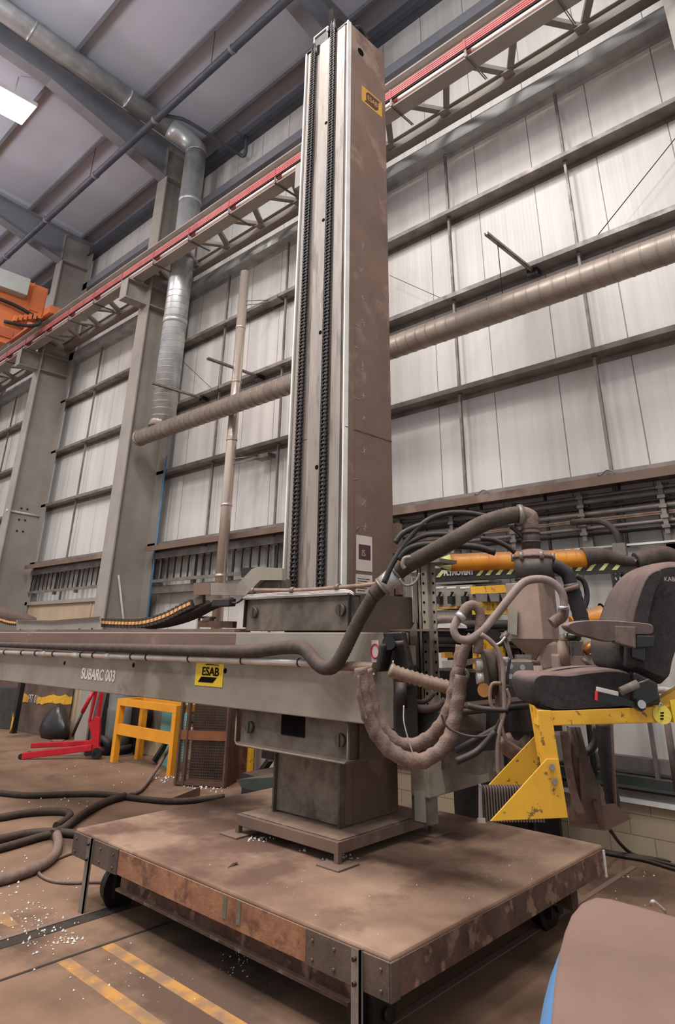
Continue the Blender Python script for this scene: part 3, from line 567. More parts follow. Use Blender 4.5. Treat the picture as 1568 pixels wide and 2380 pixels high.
# stickers, notices and chalk on the side face (plane X = MX1)
def side_plate(name, pts, m_, th=.003, lab=None):
    q = [V((MX1, p.y, p.z)) for p in pts]
    return part(name, MB().prism(q, (th, 0, 0)), m_, t, lab)
def SX(px, py): return PX(px, py, MX1)
y0, y1, z0, z1 = 4.46, 4.845, 8.04, 8.29
st = part('maker_plate', MB().box((MX1, y0, z0), (MX1+.003, y1, z1)), M_yelo, t, 'faded yellow maker plate')
def logo(root, ox, U, Wn, w, h, m_ink, m_bg, top=False):
    """ESAB mark: word over a slanted black bar, in the plane U,z; ox is the lower left corner of the plate"""
    up = V((0, 0, 1)); ox = V(ox); U = V(U); Wn = V(Wn)
    P_ = lambda a, b, d=.002: ox + U*(a*w) + up*(b*h) + Wn*d
    bar = MB()
    bar.prism([P_(.13, .16), P_(.66, .16), P_(.80, .40), P_(.24, .40)], Wn*.002)
    bar.prism([P_(.34, .93), P_(.84, .93), P_(.84, .97), P_(.40, .97)], Wn*.002)
    part('slanted_bar', bar, m_ink, root)
    text_part('lettering', 'ESAB', h*.42, m_ink, root, P_(.26, .46, .003), U, Wn, up, .002, bold=.0012, fit=(w*.6, h*.38))
def logo2(root, ox, U, Wn, w, h):
    up = V((0, 0, 1)); ox = V(ox); U = V(U); Wn = V(Wn)
    P_ = lambda a, b, d=.002: ox + U*(a*w) + up*(b*h) + Wn*d
    part('slanted_bar', MB().prism([P_(.12, .12), P_(.68, .12), P_(.80, .30), P_(.24, .30)], Wn*.002).prism([P_(.2, .72), P_(.78, .72), P_(.9, .88), P_(.3, .88)], Wn*.002).prism([P_(.2, .3), P_(.8, .3), P_(.8, .72), P_(.2, .72)], Wn*.0015), M_inkr, root)
    text_part('lettering', 'ESAB', h*.36, M_yelo, root, P_(.27, .36, .005), U, Wn, up, .002, fit=(w*.48, h*.3))
logo2(st, (MX1+.002, y0, z0), (0, 1, 0), (1, 0, 0), y1-y0, z1-z0)
nt_ = part('notice', MB().box((MX1, 4.385, 2.53), (MX1+.003, 4.60, 2.84)), M_paper, t, 'paper notice with a dark picture')
part('printed_picture', MB().box((MX1+.003, 4.415, 2.63), (MX1+.005, 4.575, 2.76)), M_inkr, nt_)
text_part('lettering', 'IS', .08, M_chalk, nt_, (MX1+.005, 4.45, 2.66), (0, 1, 0), (1, 0, 0), (0, 0, 1))
n2 = part('notice', MB().box((MX1, 4.38, 2.34), (MX1+.003, 4.60, 2.50)), M_paper, t, 'lower torn paper notice')
tx = MB()
for k in range(6): tx.box((MX1+.003, 4.40, 2.36+k*.02), (MX1+.0045, 4.50+.03*(k % 3), 2.365+k*.02))
part('print_lines', tx, M_ink, n2)
ck = MB()
for px, py in ((843, 572), (843, 692), (844, 750), (842, 850), (844, 920), (845, 972), (846, 1048), (846, 1168), (848, 1225), (822, 805), (820, 925), (838, 628)):
    c = SX(px, py); s_ = .05
    ck = MB()
    for a in (random.uniform(0, 1), random.uniform(1.2, 2.2), random.uniform(2.3, 3)):
        d = V((0, math.cos(a), math.sin(a)))*s_*random.uniform(.5, 1.1)
        ck.bar(c-d, c+d, .0035, .005, up=(1, 0, 0))
    part('chalk_mark', ck, M_chalk, t, 'white chalk cross')
for a, b in (((822, 752), (835, 760)), ((818, 803), (832, 810)), ((818, 922), (834, 929)), ((816, 1112), (832, 1114)), ((830, 255), (862, 320)), ((865, 120), (880, 160))):
    part('chalk_mark', MB().bar(SX(*a), SX(*b), .004, .008, up=(1, 0, 0)), M_chalk, t, 'white chalk stroke')

part('hanger_nail', MB().tube([SX(826, 1232)+V((.01, 0, 0)), SX(829, 1226)+V((.02, 0, 0)), SX(832, 1229)+V((.01, 0, 0))], .005, 6), M_galvd, t)
part('side_cleat', MB().box((MX1, 4.90, 2.72), (MX1+.06, 4.98, 3.0)).box((MX1, 4.93, 2.35), (MX1+.05, 5.0, 2.6)), M_brown, t)

# ---- carriage on the mast (roller boxes above and below the boom)
CX0, CX1, CY0 = -4.89, -3.60, 3.86
t = thing('boom_carriage', 'grimy grey roller carriage gripping the boom on the mast with boxes above and below', 'carriage', (-4.25, 4.0, 1.15))
part('upper_box', MB().box((CX0, CY0+.03, 2.03), (CX1, MY0+.04, 2.29)), M_machd, t, bev=.006)
part('upper_lid', MB().box((CX0-.01, CY0, 2.29), (CX1+.01, MY0+.02, 2.305)), M_galvd, t)
part('upper_rim', MB().box((CX0, CY0, 2.06), (CX0+.012, CY0+.03, 2.30)).box((CX1-.012, CY0, 2.06), (CX1, CY0+.03, 2.30)), M_dark, t)
for x in (CX0+.13, CX1-.10): part('roller', MB().cyl((x, CY0-.004, 2.18), (x, CY0+.04, 2.18), .045, 16).box((x-.008, CY0-.012, 2.14), (x+.008, CY0, 2.22)), mat('worn_roller', (84, 74, 66), (58, 50, 45), 12, .5, .2, .1), t)
part('lower_box', MB().box((CX0+.02, CY0+.04, 1.17), (CX1-.02, MY0+.04, 1.42)), M_machd, t)
part('lower_rim', MB().tube([(CX0, CY0, 1.42), (CX0, CY0, 1.18), (CX0+.03, CY0, 1.155), (CX1-.03, CY0, 1.155), (CX1, CY0, 1.18), (CX1, CY0, 1.42)], .008, 6, 0), M_galvd, t)
part('lower_plate', MB().box((CX0, CY0, 1.155), (CX1, CY0+.02, 1.165)).box((CX0, CY0+.02, 1.155), (CX1, MY0+.04, 1.17)), M_machd, t)
part('square_opening', MB().box((-4.36, CY0+.034, 1.27), (-4.09, CY0+.042, 1.42)), M_ink, t)
for x in (CX0+.15, CX1-.10): part('roller', MB().cyl((x, CY0+.01, 1.29), (x, CY0+.05, 1.29), .045, 16).box((x-.008, CY0-.0, 1.25), (x+.008, CY0+.01, 1.33)), MATS['worn_roller'], t)
part('back_plate', MB().box((CX1, 3.98, 1.17), (CX1+.03, 4.95, 2.30)), mat('dark_brown_steel', (84, 68, 60), (66, 53, 47), 3, .75, 0, .1, dust=.6), t)
part('side_ledge', MB().box((CX1+.03, 4.3, 2.03), (CX1+.5, 4.55, 2.045)), M_brown, t)
part('slotted_strip', MB().box((CX1+.03, 4.62, 2.10), (CX1+.036, 4.70, 2.46)), M_wht, t)
part('drive_housing', MB().box((-3.95, 4.93, 1.0), (-3.2, 5.3, 1.42)), M_machd, t)
part('motor_bracket', MB().box((-5.0, 4.25, 1.0), (-4.8, 4.6, 1.22)).cyl((-5.05, 4.4, 1.1), (-4.8, 4.4, 1.1), .06, 12), M_dark, t)
# grey equipment boxes right of the mast foot
t = thing('junction_cabinet', 'flat grey electrical cabinet behind the hose right of the mast foot', 'cabinet', PY(915, 1460, 4.95))
a, b = PY(897, 1462, 5.0), PY(944, 1370, 5.0)
part('body', MB().box((a.x, 5.0, 2.08), (b.x, 5.25, 2.52)), M_mach, t, bev=.008)
part('door', MB().box((a.x+.01, 4.985, 2.10), (b.x-.01, 5.0, 2.50)), M_mach, t)

# ---- pipes and bracket on the carriage
t = thing('cable_pipe', 'thin rusty pipe with clamps lying along the top of the carriage', 'pipe', (-4.3, 3.9, 2.33))
pp = [PY(585, 1372, 3.88), PY(700, 1372, 3.88), PY(800, 1365, 3.88), PY(880, 1357, 3.88)]
part('pipe', MB().tube(pp, .018, 10, 3), M_corr, t)
for px, py in ((588, 1373), (680, 1372), (785, 1365)):
    c = PY(px, py, 3.88); part('clamp', MB().cyl(c-V((.02, 0, 0)), c+V((.02, 0, 0)), .028, 10).box((c.x-.01, 3.87, 2.305), (c.x+.01, 3.89, c.z)), M_galvd, t)
mb = MB()
for k in range(4): mb.tube([PY(565+3*k, 1390-2*k, 3.875), PY(640, 1388-3*k, 3.87), PY(720, 1385-3*k, 3.87), PY(800, 1375-2*k+2, 3.87), PY(822, 1382-k, 3.87)], .007, 6, 4)
solo('wire_bundle', mb, M_alu, 'bundle of thin pale wires laid along the lid edge of the carriage', 'cable')
t = thing('chain_bracket', 'cranked grey and brown sheet steel arm holding the cable chain left of the mast', 'bracket', (-5.2, 4.0, 2.32))
zz = lambda px, py, Y=4.0: PY(px, py, Y)
part('flat_arm', MB().prism([zz(450, 1382), zz(450, 1355), zz(505, 1355), zz(552, 1357), zz(585, 1322), zz(600, 1317), zz(655, 1321), zz(655, 1348), zz(605, 1348), zz(570, 1384)], (0, .05, 0)), M_mach, t)
part('brown_end', MB().prism([zz(450, 1383, 3.99), zz(450, 1355, 3.99), zz(487, 1355, 3.99), zz(487, 1382, 3.99)], (0, .07, 0)), M_brown, t)
part('trough', MB().prism([zz(560, 1320, 4.06), zz(602, 1318, 4.06), zz(602, 1345, 4.06), zz(560, 1342, 4.06)], (0, .3, 0)), M_dark, t)
part('foot', MB().prism([zz(447, 1392, 4.02), zz(470, 1382, 4.02), zz(470, 1402, 4.02), zz(452, 1408, 4.02)], (0, .04, 0)), M_machd, t)
part('foot', MB().prism([zz(600, 1345, 4.05), zz(650, 1345, 4.05), zz(650, 1375, 4.05), zz(600, 1370, 4.05)], (0, .2, 0)), M_machd, t)

# ---- boom
BX0, BX1, BY0, BY1, BZ0, BZ1 = -11.5, -3.17, 3.80, 4.05, 1.425, 2.018
t = thing('welding_boom', 'long grey horizontal boom of the welding manipulator, marked SUBARC 003', 'boom', (-6, 3.97, 1.42))
part('beam', MB().box((BX0, BY0, BZ0), (BX1, BY1, BZ1)), M_mach, t, bev=.008)
part('top_rail', MB().box((BX0, BY0+.02, BZ1), (-4.95, BY0+.2, BZ1+.03)), M_brown, t)
part('shaded_dirt_band', MB().box((BX0, BY0-.003, 1.90), (-4.9, BY0, BZ1-.01)), M_brown, t, 'brown upper band, dirt with painted shadow')  # brown strip paints the shadow above the hose along with dirt
hb = MB()
for px, py in ((150, 1541), (310, 1546), (523, 1559)):
    c = PY(px, py, BY0-.002); hb.cyl((c.x, BY0-.004, c.z), (c.x, BY0-.001, c.z), .022, 10)
part('tapped_hole', hb, M_ink, t)
o_ = PY(188, 1578, BY0); e_ = PY(267, 1580, BY0)
text_part('lettering', 'SUBARC 003', .135, M_wht, t, (o_.x, BY0-.004, o_.z), (1, 0, 0), (0, -1, 0), (0, 0, 1), .002, 'white stencilled SUBARC 003', bold=.004, fit=(e_.x-o_.x, .115))
a, b = PY(453, 1592, BY0), PY(517, 1597, BY0)
w_ = b.x-a.x; h_ = PY(485, 1543, BY0).z-PY(485, 1596, BY0).z
mp = part('maker_plate', MB().box((a.x, BY0-.006, a.z), (b.x, BY0-.001, a.z+h_)), M_yelp, t, 'bright yellow maker plate')
logo(mp, (a.x, BY0-.006, a.z), (1, 0, 0), (0, -1, 0), w_, h_, M_ink, M_yelp)
part('end_plate', MB().box((BX1, BY0-.02, BZ0+.0), (BX1+.06, BY1, 1.93)).box((-3.30, BY0-.03, 1.425), (-3.10, BY0-.005, 1.62)).box((-3.34, BY0-.028, 1.60), (-3.06, BY0-.004, 1.79)), M_machd, t)
a = PY(866, 1539, BY0); sg = part('warning_sign', MB().box((a.x-.005, BY0-.006, a.z), (a.x+.06, BY0-.002, a.z+.145)), M_wht, t, 'small white warning sign with a red ring')
mb = MB().tube([(a.x+.03+.036*math.cos(q*pi/12), BY0-.008, a.z+.072+.046*math.sin(q*pi/12)) for q in range(25)], .006, 6, 0); part('red_ring', mb, M_red, sg)

# ---- hose and conduit strapped on the boom
t = thing('suction_hose', 'thick dusty flexible hose running along the boom, dipping and rising to the flux hopper', 'hose', (-6, 3.7, 1.8))
hp = [PY(-90, 1497, 3.72), PY(0, 1498, 3.72), PY(150, 1503, 3.72), PY(300, 1507, 3.72), PY(450, 1512, 3.72), PY(580, 1514, 3.72), PY(660, 1505, 3.72), PY(705, 1508, 3.7), PY(735, 1540, 3.68), PY(757, 1552, 3.66), PY(785, 1538, 3.66), PY(830, 1450, 3.7), PY(868, 1383, 3.72)]
part('boom_run', MB().tube(hp, .046, 14, 6, ring=.012, amp=.035, rf=lambda u: .62+.45*min(1, u*1.3)), M_hose, t)
DH = 4.45
hp2 = [PY(868, 1383, 3.72), PY(905, 1347, 3.76), PD(945, 1315, 4.8), PD(1000, 1285, 4.62), PD(1060, 1252, DH), PD(1120, 1218, DH), PD(1180, 1199, DH), PD(1208, 1196, DH)]
part('free_run', MB().tube(hp2, .056, 14, 6, ring=.012, amp=.03), M_hose, t)
a, b = PY(890, 1362, 3.74), PD(921, 1334, 4.86)
part('joint_sleeve', MB().cyl(a, b, .068, 18), M_galv, t, 'pale metal joint sleeve')
part('hose_clip', MB().cyl(a-(b-a)*.12, a, .073, 18).cyl(b, b+(b-a)*.12, .073, 18), M_galvd, t)
t = thing('boom_conduit', 'slim pale metal conduit strapped along the boom below the thick hose', 'conduit', (-6, 3.74, 1.8))
part('pipe', MB().tube([PY(-90, 1512, 3.74), PY(0, 1515, 3.74), PY(250, 1524, 3.74), PY(500, 1533, 3.74), PY(728, 1541, 3.74)], .029, 12, 2), M_alu, t)
part('tail', MB().cyl(PY(726, 1541, 3.74), PY(742, 1545, 3.74), .026, 12), M_galvd, t)
for px in (12, 52, 84, 125, 190, 218, 306, 342, 440, 563, 695): part('cable_tie', MB().cyl(PY(px, 1515+px*.0355, 3.74), PY(px+3, 1515+px*.0355, 3.74), .033, 12), M_black, t)
for px in (103, 252): part('saddle_clamp', MB().cyl(PY(px-6, 1515+px*.0355, 3.74), PY(px+6, 1515+px*.0355, 3.74), .036, 12).box(PY(px-5, 1512+px*.0355, 3.74), PY(px+5, 1500+px*.0355, 3.79)), M_alu, t)
part('white_tape', MB().cyl(PY(172, 1521, 3.74), PY(184, 1522, 3.74), .033, 12), M_wht, t)
solo('corrugated_conduit', MB().tube([PY(742, 1545, 3.74), PY(765, 1548, 3.74), PY(800, 1548, 3.74), PY(840, 1549, 3.74), PY(870, 1551, 3.74)], .030, 12, 5, ring=.011, amp=.12), M_corr, 'short tan corrugated conduit between the grey conduit and the black clamp', 'conduit')
solo('corrugated_hose', MB().tube([PD(905, 1556, 4.6), PD(930, 1566, 4.6), PD(990, 1584, 4.6), PD(1052, 1600, 4.6)], .040, 14, 6, ring=.016, amp=.10), M_corr, 'fat tan corrugated hose from the black clamp to the welding head', 'hose')

# ---- cable chain with orange inlay and its trough on the boom
def chain(name, label, pts, Y, hgt=.085, inlay=True):
    P_ = resample(catmull([PY(a, b, Y) for a, b in pts], 8), .075)
    t = thing(name, label, 'cable chain', P_[len(P_)//2])
    a = MB(); b = MB()
    for i in range(len(P_)-1):
        d = (P_[i+1]-P_[i]); n = V((-d.z, 0, d.x)).normalized()
        c = (P_[i]+P_[i+1])/2
        a.obox(c+V((0, .12, 0)), d.length*.9, .24, hgt, d.normalized(), V((0, 1, 0)), n)
        a.obox(c+V((0, .12, 0)), d.length*.4, .25, hgt*1.12, d.normalized(), V((0, 1, 0)), n)
        b.obox(c+V((0, -.006, 0))+n*.004, d.length*.62, .012, hgt*.36, d.normalized(), V((0, 1, 0)), n)
    part('links', a, M_hose, t); part('inlay', b, M_orl, t, 'orange inlay') if inlay else None
    return t
chain('cable_chain', 'sagging brown cable chain with orange inlay hanging from the bracket arm left of the mast', [(231, 1447), (280, 1449), (330, 1448), (380, 1434), (420, 1414), (444, 1403)], 4.0)
chain('cable_chain', 'end of a brown cable chain with orange inlay, heaped with debris, at the left edge', [(-40, 1430), (0, 1440), (20, 1446), (38, 1448)], 4.0, .07)
solo('debris_heap', MB().loft([[PY(x, y, 4.0+dy) for x, y, dy in ((x0, yb, 0), (x0, yt, .08), (x0, yt, .22), (x0, yb, .3))] for x0, yb, yt in ((-30, 1436, 1402), (10, 1440, 1412), (45, 1442, 1420), (85, 1444, 1436))]), mat('brown_debris', (110, 88, 76), (72, 58, 50), 60, .9, 0, .8, bscale=120), 'heap of brown dirt on the cable chain at the left edge', 'debris', kind='stuff')
t = thing('chain_trough', 'grey sheet steel trough on top of the boom at the left, carrying the cable chain', 'trough', (-8.5, 3.95, 2.03))
part('side_plate', MB().prism([PY(38, 1441, 3.9), PY(122, 1442, 3.9), PY(122, 1475, 3.9), PY(38, 1474, 3.9)], (0, .02, 0)).prism([PY(122, 1443, 3.9), PY(231, 1434, 3.9), PY(231, 1471, 3.9), PY(215, 1474, 3.9), PY(122, 1476, 3.9)], (0, .02, 0)), M_steel, t)
part('floor_plate', MB().box((PY(38, 1474, 3.9).x, 3.92, 2.03), (PY(231, 1474, 3.9).x, 4.2, 2.04)), M_steel, t)
part('lip', MB().bar(PY(38, 1441, 3.88), PY(122, 1443, 3.88), .03, .008).bar(PY(122, 1443, 3.88), PY(231, 1434, 3.88), .03, .008), M_brown, t)
part('low_plate', MB().prism([PY(-60, 1462, 3.86), PY(38, 1471, 3.86), PY(38, 1478, 3.86), PY(-60, 1482, 3.86)], (0, .2, 0)), M_steel, t)
for px, py in ((47, 1463), (90, 1464), (131, 1464), (184, 1462), (213, 1461), (224, 1464)): part('rivet', MB().cyl(PY(px, py, 3.9), PY(px, py, 3.885), .008, 6), M_dark, t)
mb = MB()
for k in range(7):
    mb.tube([PY(350, 1452+k*1.5, 4.05+.02*k), PY(400, 1440+k*2.2, 4.05+.02*k), PY(450, 1420+k*3, 4.05+.02*k), PY(500, 1398+k*2.5, 4.05+.02*k), PY(540, 1392+k*1.5, 4.05)], .013, 7, 4)
solo('cable_loom', mb, M_black, 'loose loom of black cables under the cable chain, left of the carriage', 'cable')
t = thing('hose_block', 'black cable connector block with a short lead at the left end of the carriage', 'connector', PY(525, 1400, 4.0))
part('block', MB().bar(PY(500, 1402, 4.0), PY(540, 1400, 4.0), .09, .07), M_black, t, bev=.01)
part('lead', MB().tube([PY(538, 1402, 4.0), PY(552, 1400, 3.96), PY(566, 1390, 3.92)], .01, 8), M_black, t)
t = thing('pipe_tool', 'small rusty clamp lying on the far edge of the boom', 'tool', PY(480, 1448, 4.1))
part('frame', MB().tube([PY(463, 1450, 4.12), PY(463, 1437, 4.12), PY(470, 1435, 4.12), PY(500, 1436, 4.12)], .01, 8, 3), M_dark, t)
part('body', MB().cyl(PY(475, 1443, 4.1), PY(492, 1440, 4.1), .03, 12).bar(PY(465, 1450, 4.1), PY(545, 1452, 4.1), .05, .06), M_mesh, t)
# ================================================================== WELDING HEAD AT THE BOOM END
def poly(pts, D): return [PD(a, b, D) for a, b in pts]
def slab(mb, pts, D, th): return mb.prism(poly(pts, D), FH*th)
t = thing('drill_frame_post', 'grey perforated steel upright behind the boom end with rows of bolt holes', 'post', PY(992, 1590, 4.6))
x0, x1 = PY(968, 1330, 4.6).x, PY(1011, 1330, 4.6).x; zt, zb = PY(990, 1312, 4.6).z, 1.25
c1 = x0+(x1-x0)*.38; c2 = x0+(x1-x0)*.70
part('channel', MB().box((x0, 4.6, zb), (x0+.01, 4.72, zt)).box((x0, 4.6, zb), (c1, 4.61, zt)).box((c1, 4.55, zb), (c1+.008, 4.61, zt)).box((c1, 4.55, zb), (c2, 4.56, zt)).box((c2, 4.55, zb), (c2+.008, 4.60, zt)).box((c2, 4.59, zb), (x1, 4.60, zt)), M_mach, t)
z = zt-.06
while z > zb:
    for x, y in ((x0+.05, 4.6), ((c1+c2)/2, 4.55), ((c2+x1)/2+.01, 4.59)): part('bolt_hole', MB().cyl((x, y-.004, z-.02*(x > c1)), (x, y-.001, z-.02*(x > c1)), .010, 8), M_ink, t)
    z -= .075
part('gusset', MB().prism([PY(967, 1440, 4.58), PY(950, 1470, 4.58), PY(952, 1515, 4.58), PY(972, 1555, 4.58)], (0, .012, 0)), M_mach, t)
part('top_plate', MB().box((x0-.03, 4.5, zt), (x1+.12, 4.75, zt+.03)), M_galvd, t)
t = thing('dark_lever_clamp', 'black clamp with a hand lever on the end of the boom', 'clamp', PY(915, 1600, 3.76))
part('clamp_body', MB().prism([PY(888, 1470, 3.76), PY(932, 1468, 3.76), PY(944, 1520, 3.76), PY(950, 1550, 3.76), PY(948, 1600, 3.76), PY(922, 1600, 3.76), PY(905, 1550, 3.76)], (0, .06, 0)), M_dark, t, bev=.01)
part('lever', MB().bar(PY(900, 1495, 3.68), PY(886, 1560, 3.68), .11, .05), M_plast, t, bev=.018)
part('pivot', MB().cyl(PY(903, 1494, 3.66), PY(903, 1494, 3.76), .045, 16), M_plast, t)
part('side_shaft', MB().cyl(PY(912, 1497, 3.72), PY(940, 1495, 3.72), .018, 10), M_hose, t)
part('bolt', MB().cyl(PY(868, 1566, 3.72), PY(868, 1566, 3.70), .008, 8), M_galv, t)
part('bolt', MB().cyl(PY(913, 1535, 3.70), PY(913, 1548, 3.70), .006, 8), M_galv, t)
t = thing('roller_guide', 'dark roller guide block behind the black clamp', 'roller', PD(935, 1620, 4.9))
part('block', MB().obox(PD(940, 1625, 4.95), .16, .2, .45), M_dark, t, bev=.01)
part('roller', MB().cyl(PD(932, 1585, 4.8), PD(932, 1645, 4.8), .04, 14), M_dark, t)
# wrapped hose loops
solo('wrapped_hose', MB().tube(poly([(838, 1552), (842, 1590), (848, 1635), (866, 1690), (900, 1738), (940, 1763), (980, 1768), (1018, 1748), (1045, 1712), (1058, 1660), (1066, 1612), (1072, 1570)], 4.15), .040, 14, 6, ring=.018, amp=.0, twist=1.1), M_wrap, 'outer of the two leather-wrapped hoses sagging in a U below the boom end', 'hose')
solo('wrapped_hose', MB().tube(poly([(850, 1556), (860, 1610), (872, 1662), (896, 1702), (932, 1730), (972, 1728), (1006, 1706), (1032, 1672), (1048, 1632), (1056, 1590), (1066, 1545), (1072, 1500)], 4.27), .037, 14, 6, ring=.018, amp=.0, twist=1.1), M_wrap, 'inner of the two leather-wrapped hoses sagging in a U below the boom end', 'hose')
solo('hanging_strap', MB().tube(poly([(833, 1570), (836, 1610), (845, 1650), (852, 1672)], 4.1), .008, 6), M_wrap, 'thin brown strap hanging beside the wrapped hoses', 'strap')
solo('thin_wire', MB().tube(poly([(938, 1640), (938, 1675), (946, 1710), (957, 1745), (962, 1757)], 4.1), .004, 6), M_alu, 'thin pale wire hanging between the two wrapped hose loops', 'wire')
solo('rubber_hose', MB().tube(poly([(940, 1622), (955, 1640), (985, 1648), (1015, 1642), (1035, 1628)], 4.9), .026, 10), M_hose, 'short dark rubber hose curving below the tan corrugated hose', 'hose')
solo('rubber_hose', MB().tube(poly([(958, 1625), (975, 1632), (995, 1625), (1008, 1610)], 4.95), .016, 10), M_hose, 'thinner dark rubber hose above the short curved one below the boom end', 'hose')
# cross slide and machine body (dark)
t = thing('cross_slide', 'dark greasy slide carrying the welding head and the operator seat beyond the boom end', 'slide', PD(1100, 1760, 4.6))
part('slide_body', MB().prism([PD(935, 1655, 5.0), PD(1250, 1625, 4.6), PD(1245, 1735, 4.6), PD(1080, 1750, 4.8), PD(935, 1740, 5.0)], FH*.25), M_dark, t)
part('support_arm', MB().bar(PD(1190, 1680, 4.7), PD(1275, 1672, 3.62), .12, .10), M_dark, t)
part('guide_bar', MB().cyl(PD(1020, 1660, 4.75), PD(1240, 1640, 4.5), .018, 10).cyl(PD(1060, 1745, 4.6), PD(1160, 1690, 4.5), .02, 10), M_black, t)
part('grey_plate', MB().prism([PD(1068, 1650, 4.7), PD(1130, 1660, 4.7), PD(1128, 1700, 4.7), PD(1070, 1695, 4.7)], FH*.02), M_machd, t)
# clevis ring and gusset plate hanging point
t = thing('swivel_ring', 'brown steel swivel ring where the wrapped hoses meet', 'ring', PD(1072, 1580, 4.4))
part('plate', MB().prism(poly([(1060, 1538), (1130, 1525), (1134, 1533), (1082, 1548), (1086, 1575), (1070, 1590), (1060, 1575)], 4.38), FH*.015), M_wrap, t)
part('ring', MB().lathe(PD(1074, 1568, 4.36), [(.042, 0), (.042, .015), (.02, .015), (.02, 0)], 18, RH, UP, -FH), M_galvd, t)
part('cotter', MB().tube(poly([(1064, 1567), (1075, 1588), (1082, 1597), (1070, 1597)], 4.34), .005, 6), M_alu, t)
# loops of grey rubber hose
solo('rubber_hose', MB().tube(poly([(1310, 1412), (1309, 1388), (1299, 1368), (1276, 1350), (1245, 1346), (1215, 1355), (1185, 1388), (1152, 1430), (1118, 1468), (1090, 1486), (1066, 1484), (1054, 1464), (1062, 1440), (1071, 1430)], 4.0), .023, 14, 8), M_hosel, 'long pale rubber hose arching in front of the flux hopper', 'hose')
solo('rubber_hose', MB().tube(poly([(1071, 1430), (1084, 1412), (1100, 1407), (1113, 1418), (1116, 1440), (1112, 1480), (1110, 1520)], 4.02), .028, 12, 6), M_wrap, 'brown rubber hose hooking over at the left end of the pale hose', 'hose')
solo('rubber_hose', MB().tube(poly([(1098, 1478), (1084, 1500), (1074, 1530), (1070, 1550)], 4.1), .03, 12, 5), M_wrap, 'brown rubber hose dropping from the loop to the swivel ring', 'hose')
solo('hose_clip', MB().cyl(PD(1066, 1437, 3.995), PD(1074, 1428, 3.995), .032, 14), M_galv, 'shiny clip joining the pale and the brown hose', 'clip')
solo('hose_clip', MB().cyl(PD(1309, 1410, 3.99), PD(1309, 1418, 3.99), .033, 14).cyl(PD(1305, 1413, 3.95), PD(1320, 1411, 3.95), .006, 8), M_galv, 'shiny clip at the right end of the pale hose beside the hopper', 'clip')
solo('hose_elbow', MB().tube(poly([(1309, 1417), (1306, 1432), (1292, 1442), (1282, 1450)], 4.05), .032, 12, 5), M_wrap, 'rusty elbow entering the side of the flux hopper', 'elbow')
# flux hopper
LO, CO, RO_ = PD(1180, 1440, 4.42), PD(1258, 1440, 4.26), PD(1297, 1440, 4.52)
for v in (LO, CO, RO_): v.z = 0
BO = LO+RO_-CO; ctr = (LO+RO_)/2
t = thing('flux_hopper', 'dusty grey flux hopper with a round black drum on top, behind the pale hose', 'hopper', (ctr.x, ctr.y, 1.85))
zt, zb = PD(1258, 1352, 4.26).z, PD(1258, 1487, 4.26).z
M_hop = mat('hopper_paint', (158, 136, 122), (140, 116, 103), 3, .65, 0, .06, dust=.7)
part('body', MB().prism([v+V((0, 0, zb)) for v in (LO, CO, RO_, BO)], (0, 0, zt-zb)), M_hop, t, bev=.006)
tip = PD(1240, 1532, 4.4)
k = .16; low = [ctr.lerp(v, k)+V((0, 0, tip.z)) for v in (LO, CO, RO_, BO)]
for v in low: v.x += (tip.x-ctr.x)*.7; v.y += (tip.y-ctr.y)*.7
top = [v+V((0, 0, zb)) for v in (LO, CO, RO_, BO)]
part('cone', MB().add(low+top, [(0, 1, 2, 3), (0, 1, 5, 4), (1, 2, 6, 5), (2, 3, 7, 6), (3, 0, 4, 7)]), M_hop, t)
part('riveted_strip', MB().prism([PD(1180, 1416, 4.40), PD(1202, 1417, 4.36), PD(1200, 1476, 4.36), PD(1179, 1472, 4.40)], -FH*.006), M_mach, t)
dc = PD(1240, 1315, 4.45); zl, zh = PD(1240, 1341, 4.3).z, PD(1240, 1292, 4.3).z; rd = (PD(1284, 1315, 4.45)-PD(1196, 1315, 4.45)).length/2
part('drum', MB().cyl((dc.x, dc.y, zl), (dc.x, dc.y, zh), rd, 32), mat('dull_black_drum', (74, 70, 68), (60, 56, 54), 4, .6, 0, .05, dust=.8), t)
part('lid', MB().lathe((dc.x, dc.y, zh), [(rd*1.06, 0), (rd*1.06, .012), (rd*.9, .022), (rd*.6, .05), (rd*.4, .06)], 32), M_wrap, t)
lt = MB()
for k in range(6):
    a = k*pi/3+.4; p = V((dc.x+math.cos(a)*rd*1.02, dc.y+math.sin(a)*rd*1.02, zh)); lt.cyl(p-UP*.015, p+UP*.03, .016, 8)
part('lid_latch', lt, M_galvd, t)
part('base_rim', MB().cyl((dc.x, dc.y, zl-.012), (dc.x, dc.y, zl), rd*1.05, 32), M_dark, t)
nz = PD(1240, 1231, 4.45).z
nk = MB().cyl((dc.x, dc.y, zh+.05), (dc.x, dc.y, nz), .058, 20)
for z in (zh+.10, zh+.16): nk.cyl((dc.x, dc.y, z), (dc.x, dc.y, z+.012), .064, 20)
part('inlet_neck', nk, M_hose, t)
part('inlet_elbow', MB().tube([(dc.x, dc.y, nz), (dc.x, dc.y, nz+.06), PD(1232, 1205, 4.45), PD(1218, 1198, 4.45), PD(1206, 1197, 4.45)], .06, 16, 5), M_wrap, t)
part('elbow_ring', MB().cyl(PD(1203, 1197, 4.45), PD(1213, 1197, 4.45), .072, 20), M_galvd, t)
part('side_spout', MB().tube(poly([(1283, 1312), (1303, 1322), (1318, 1335), (1326, 1358)], 4.40), .044, 14, 5), M_black, t)
text_part('lettering', 'CTIV]', .045, M_chalk, t, PD(1199, 1384, 4.29), RH, -FH, UP, .002, 'worn pale stencilled word', font_scale=.62)
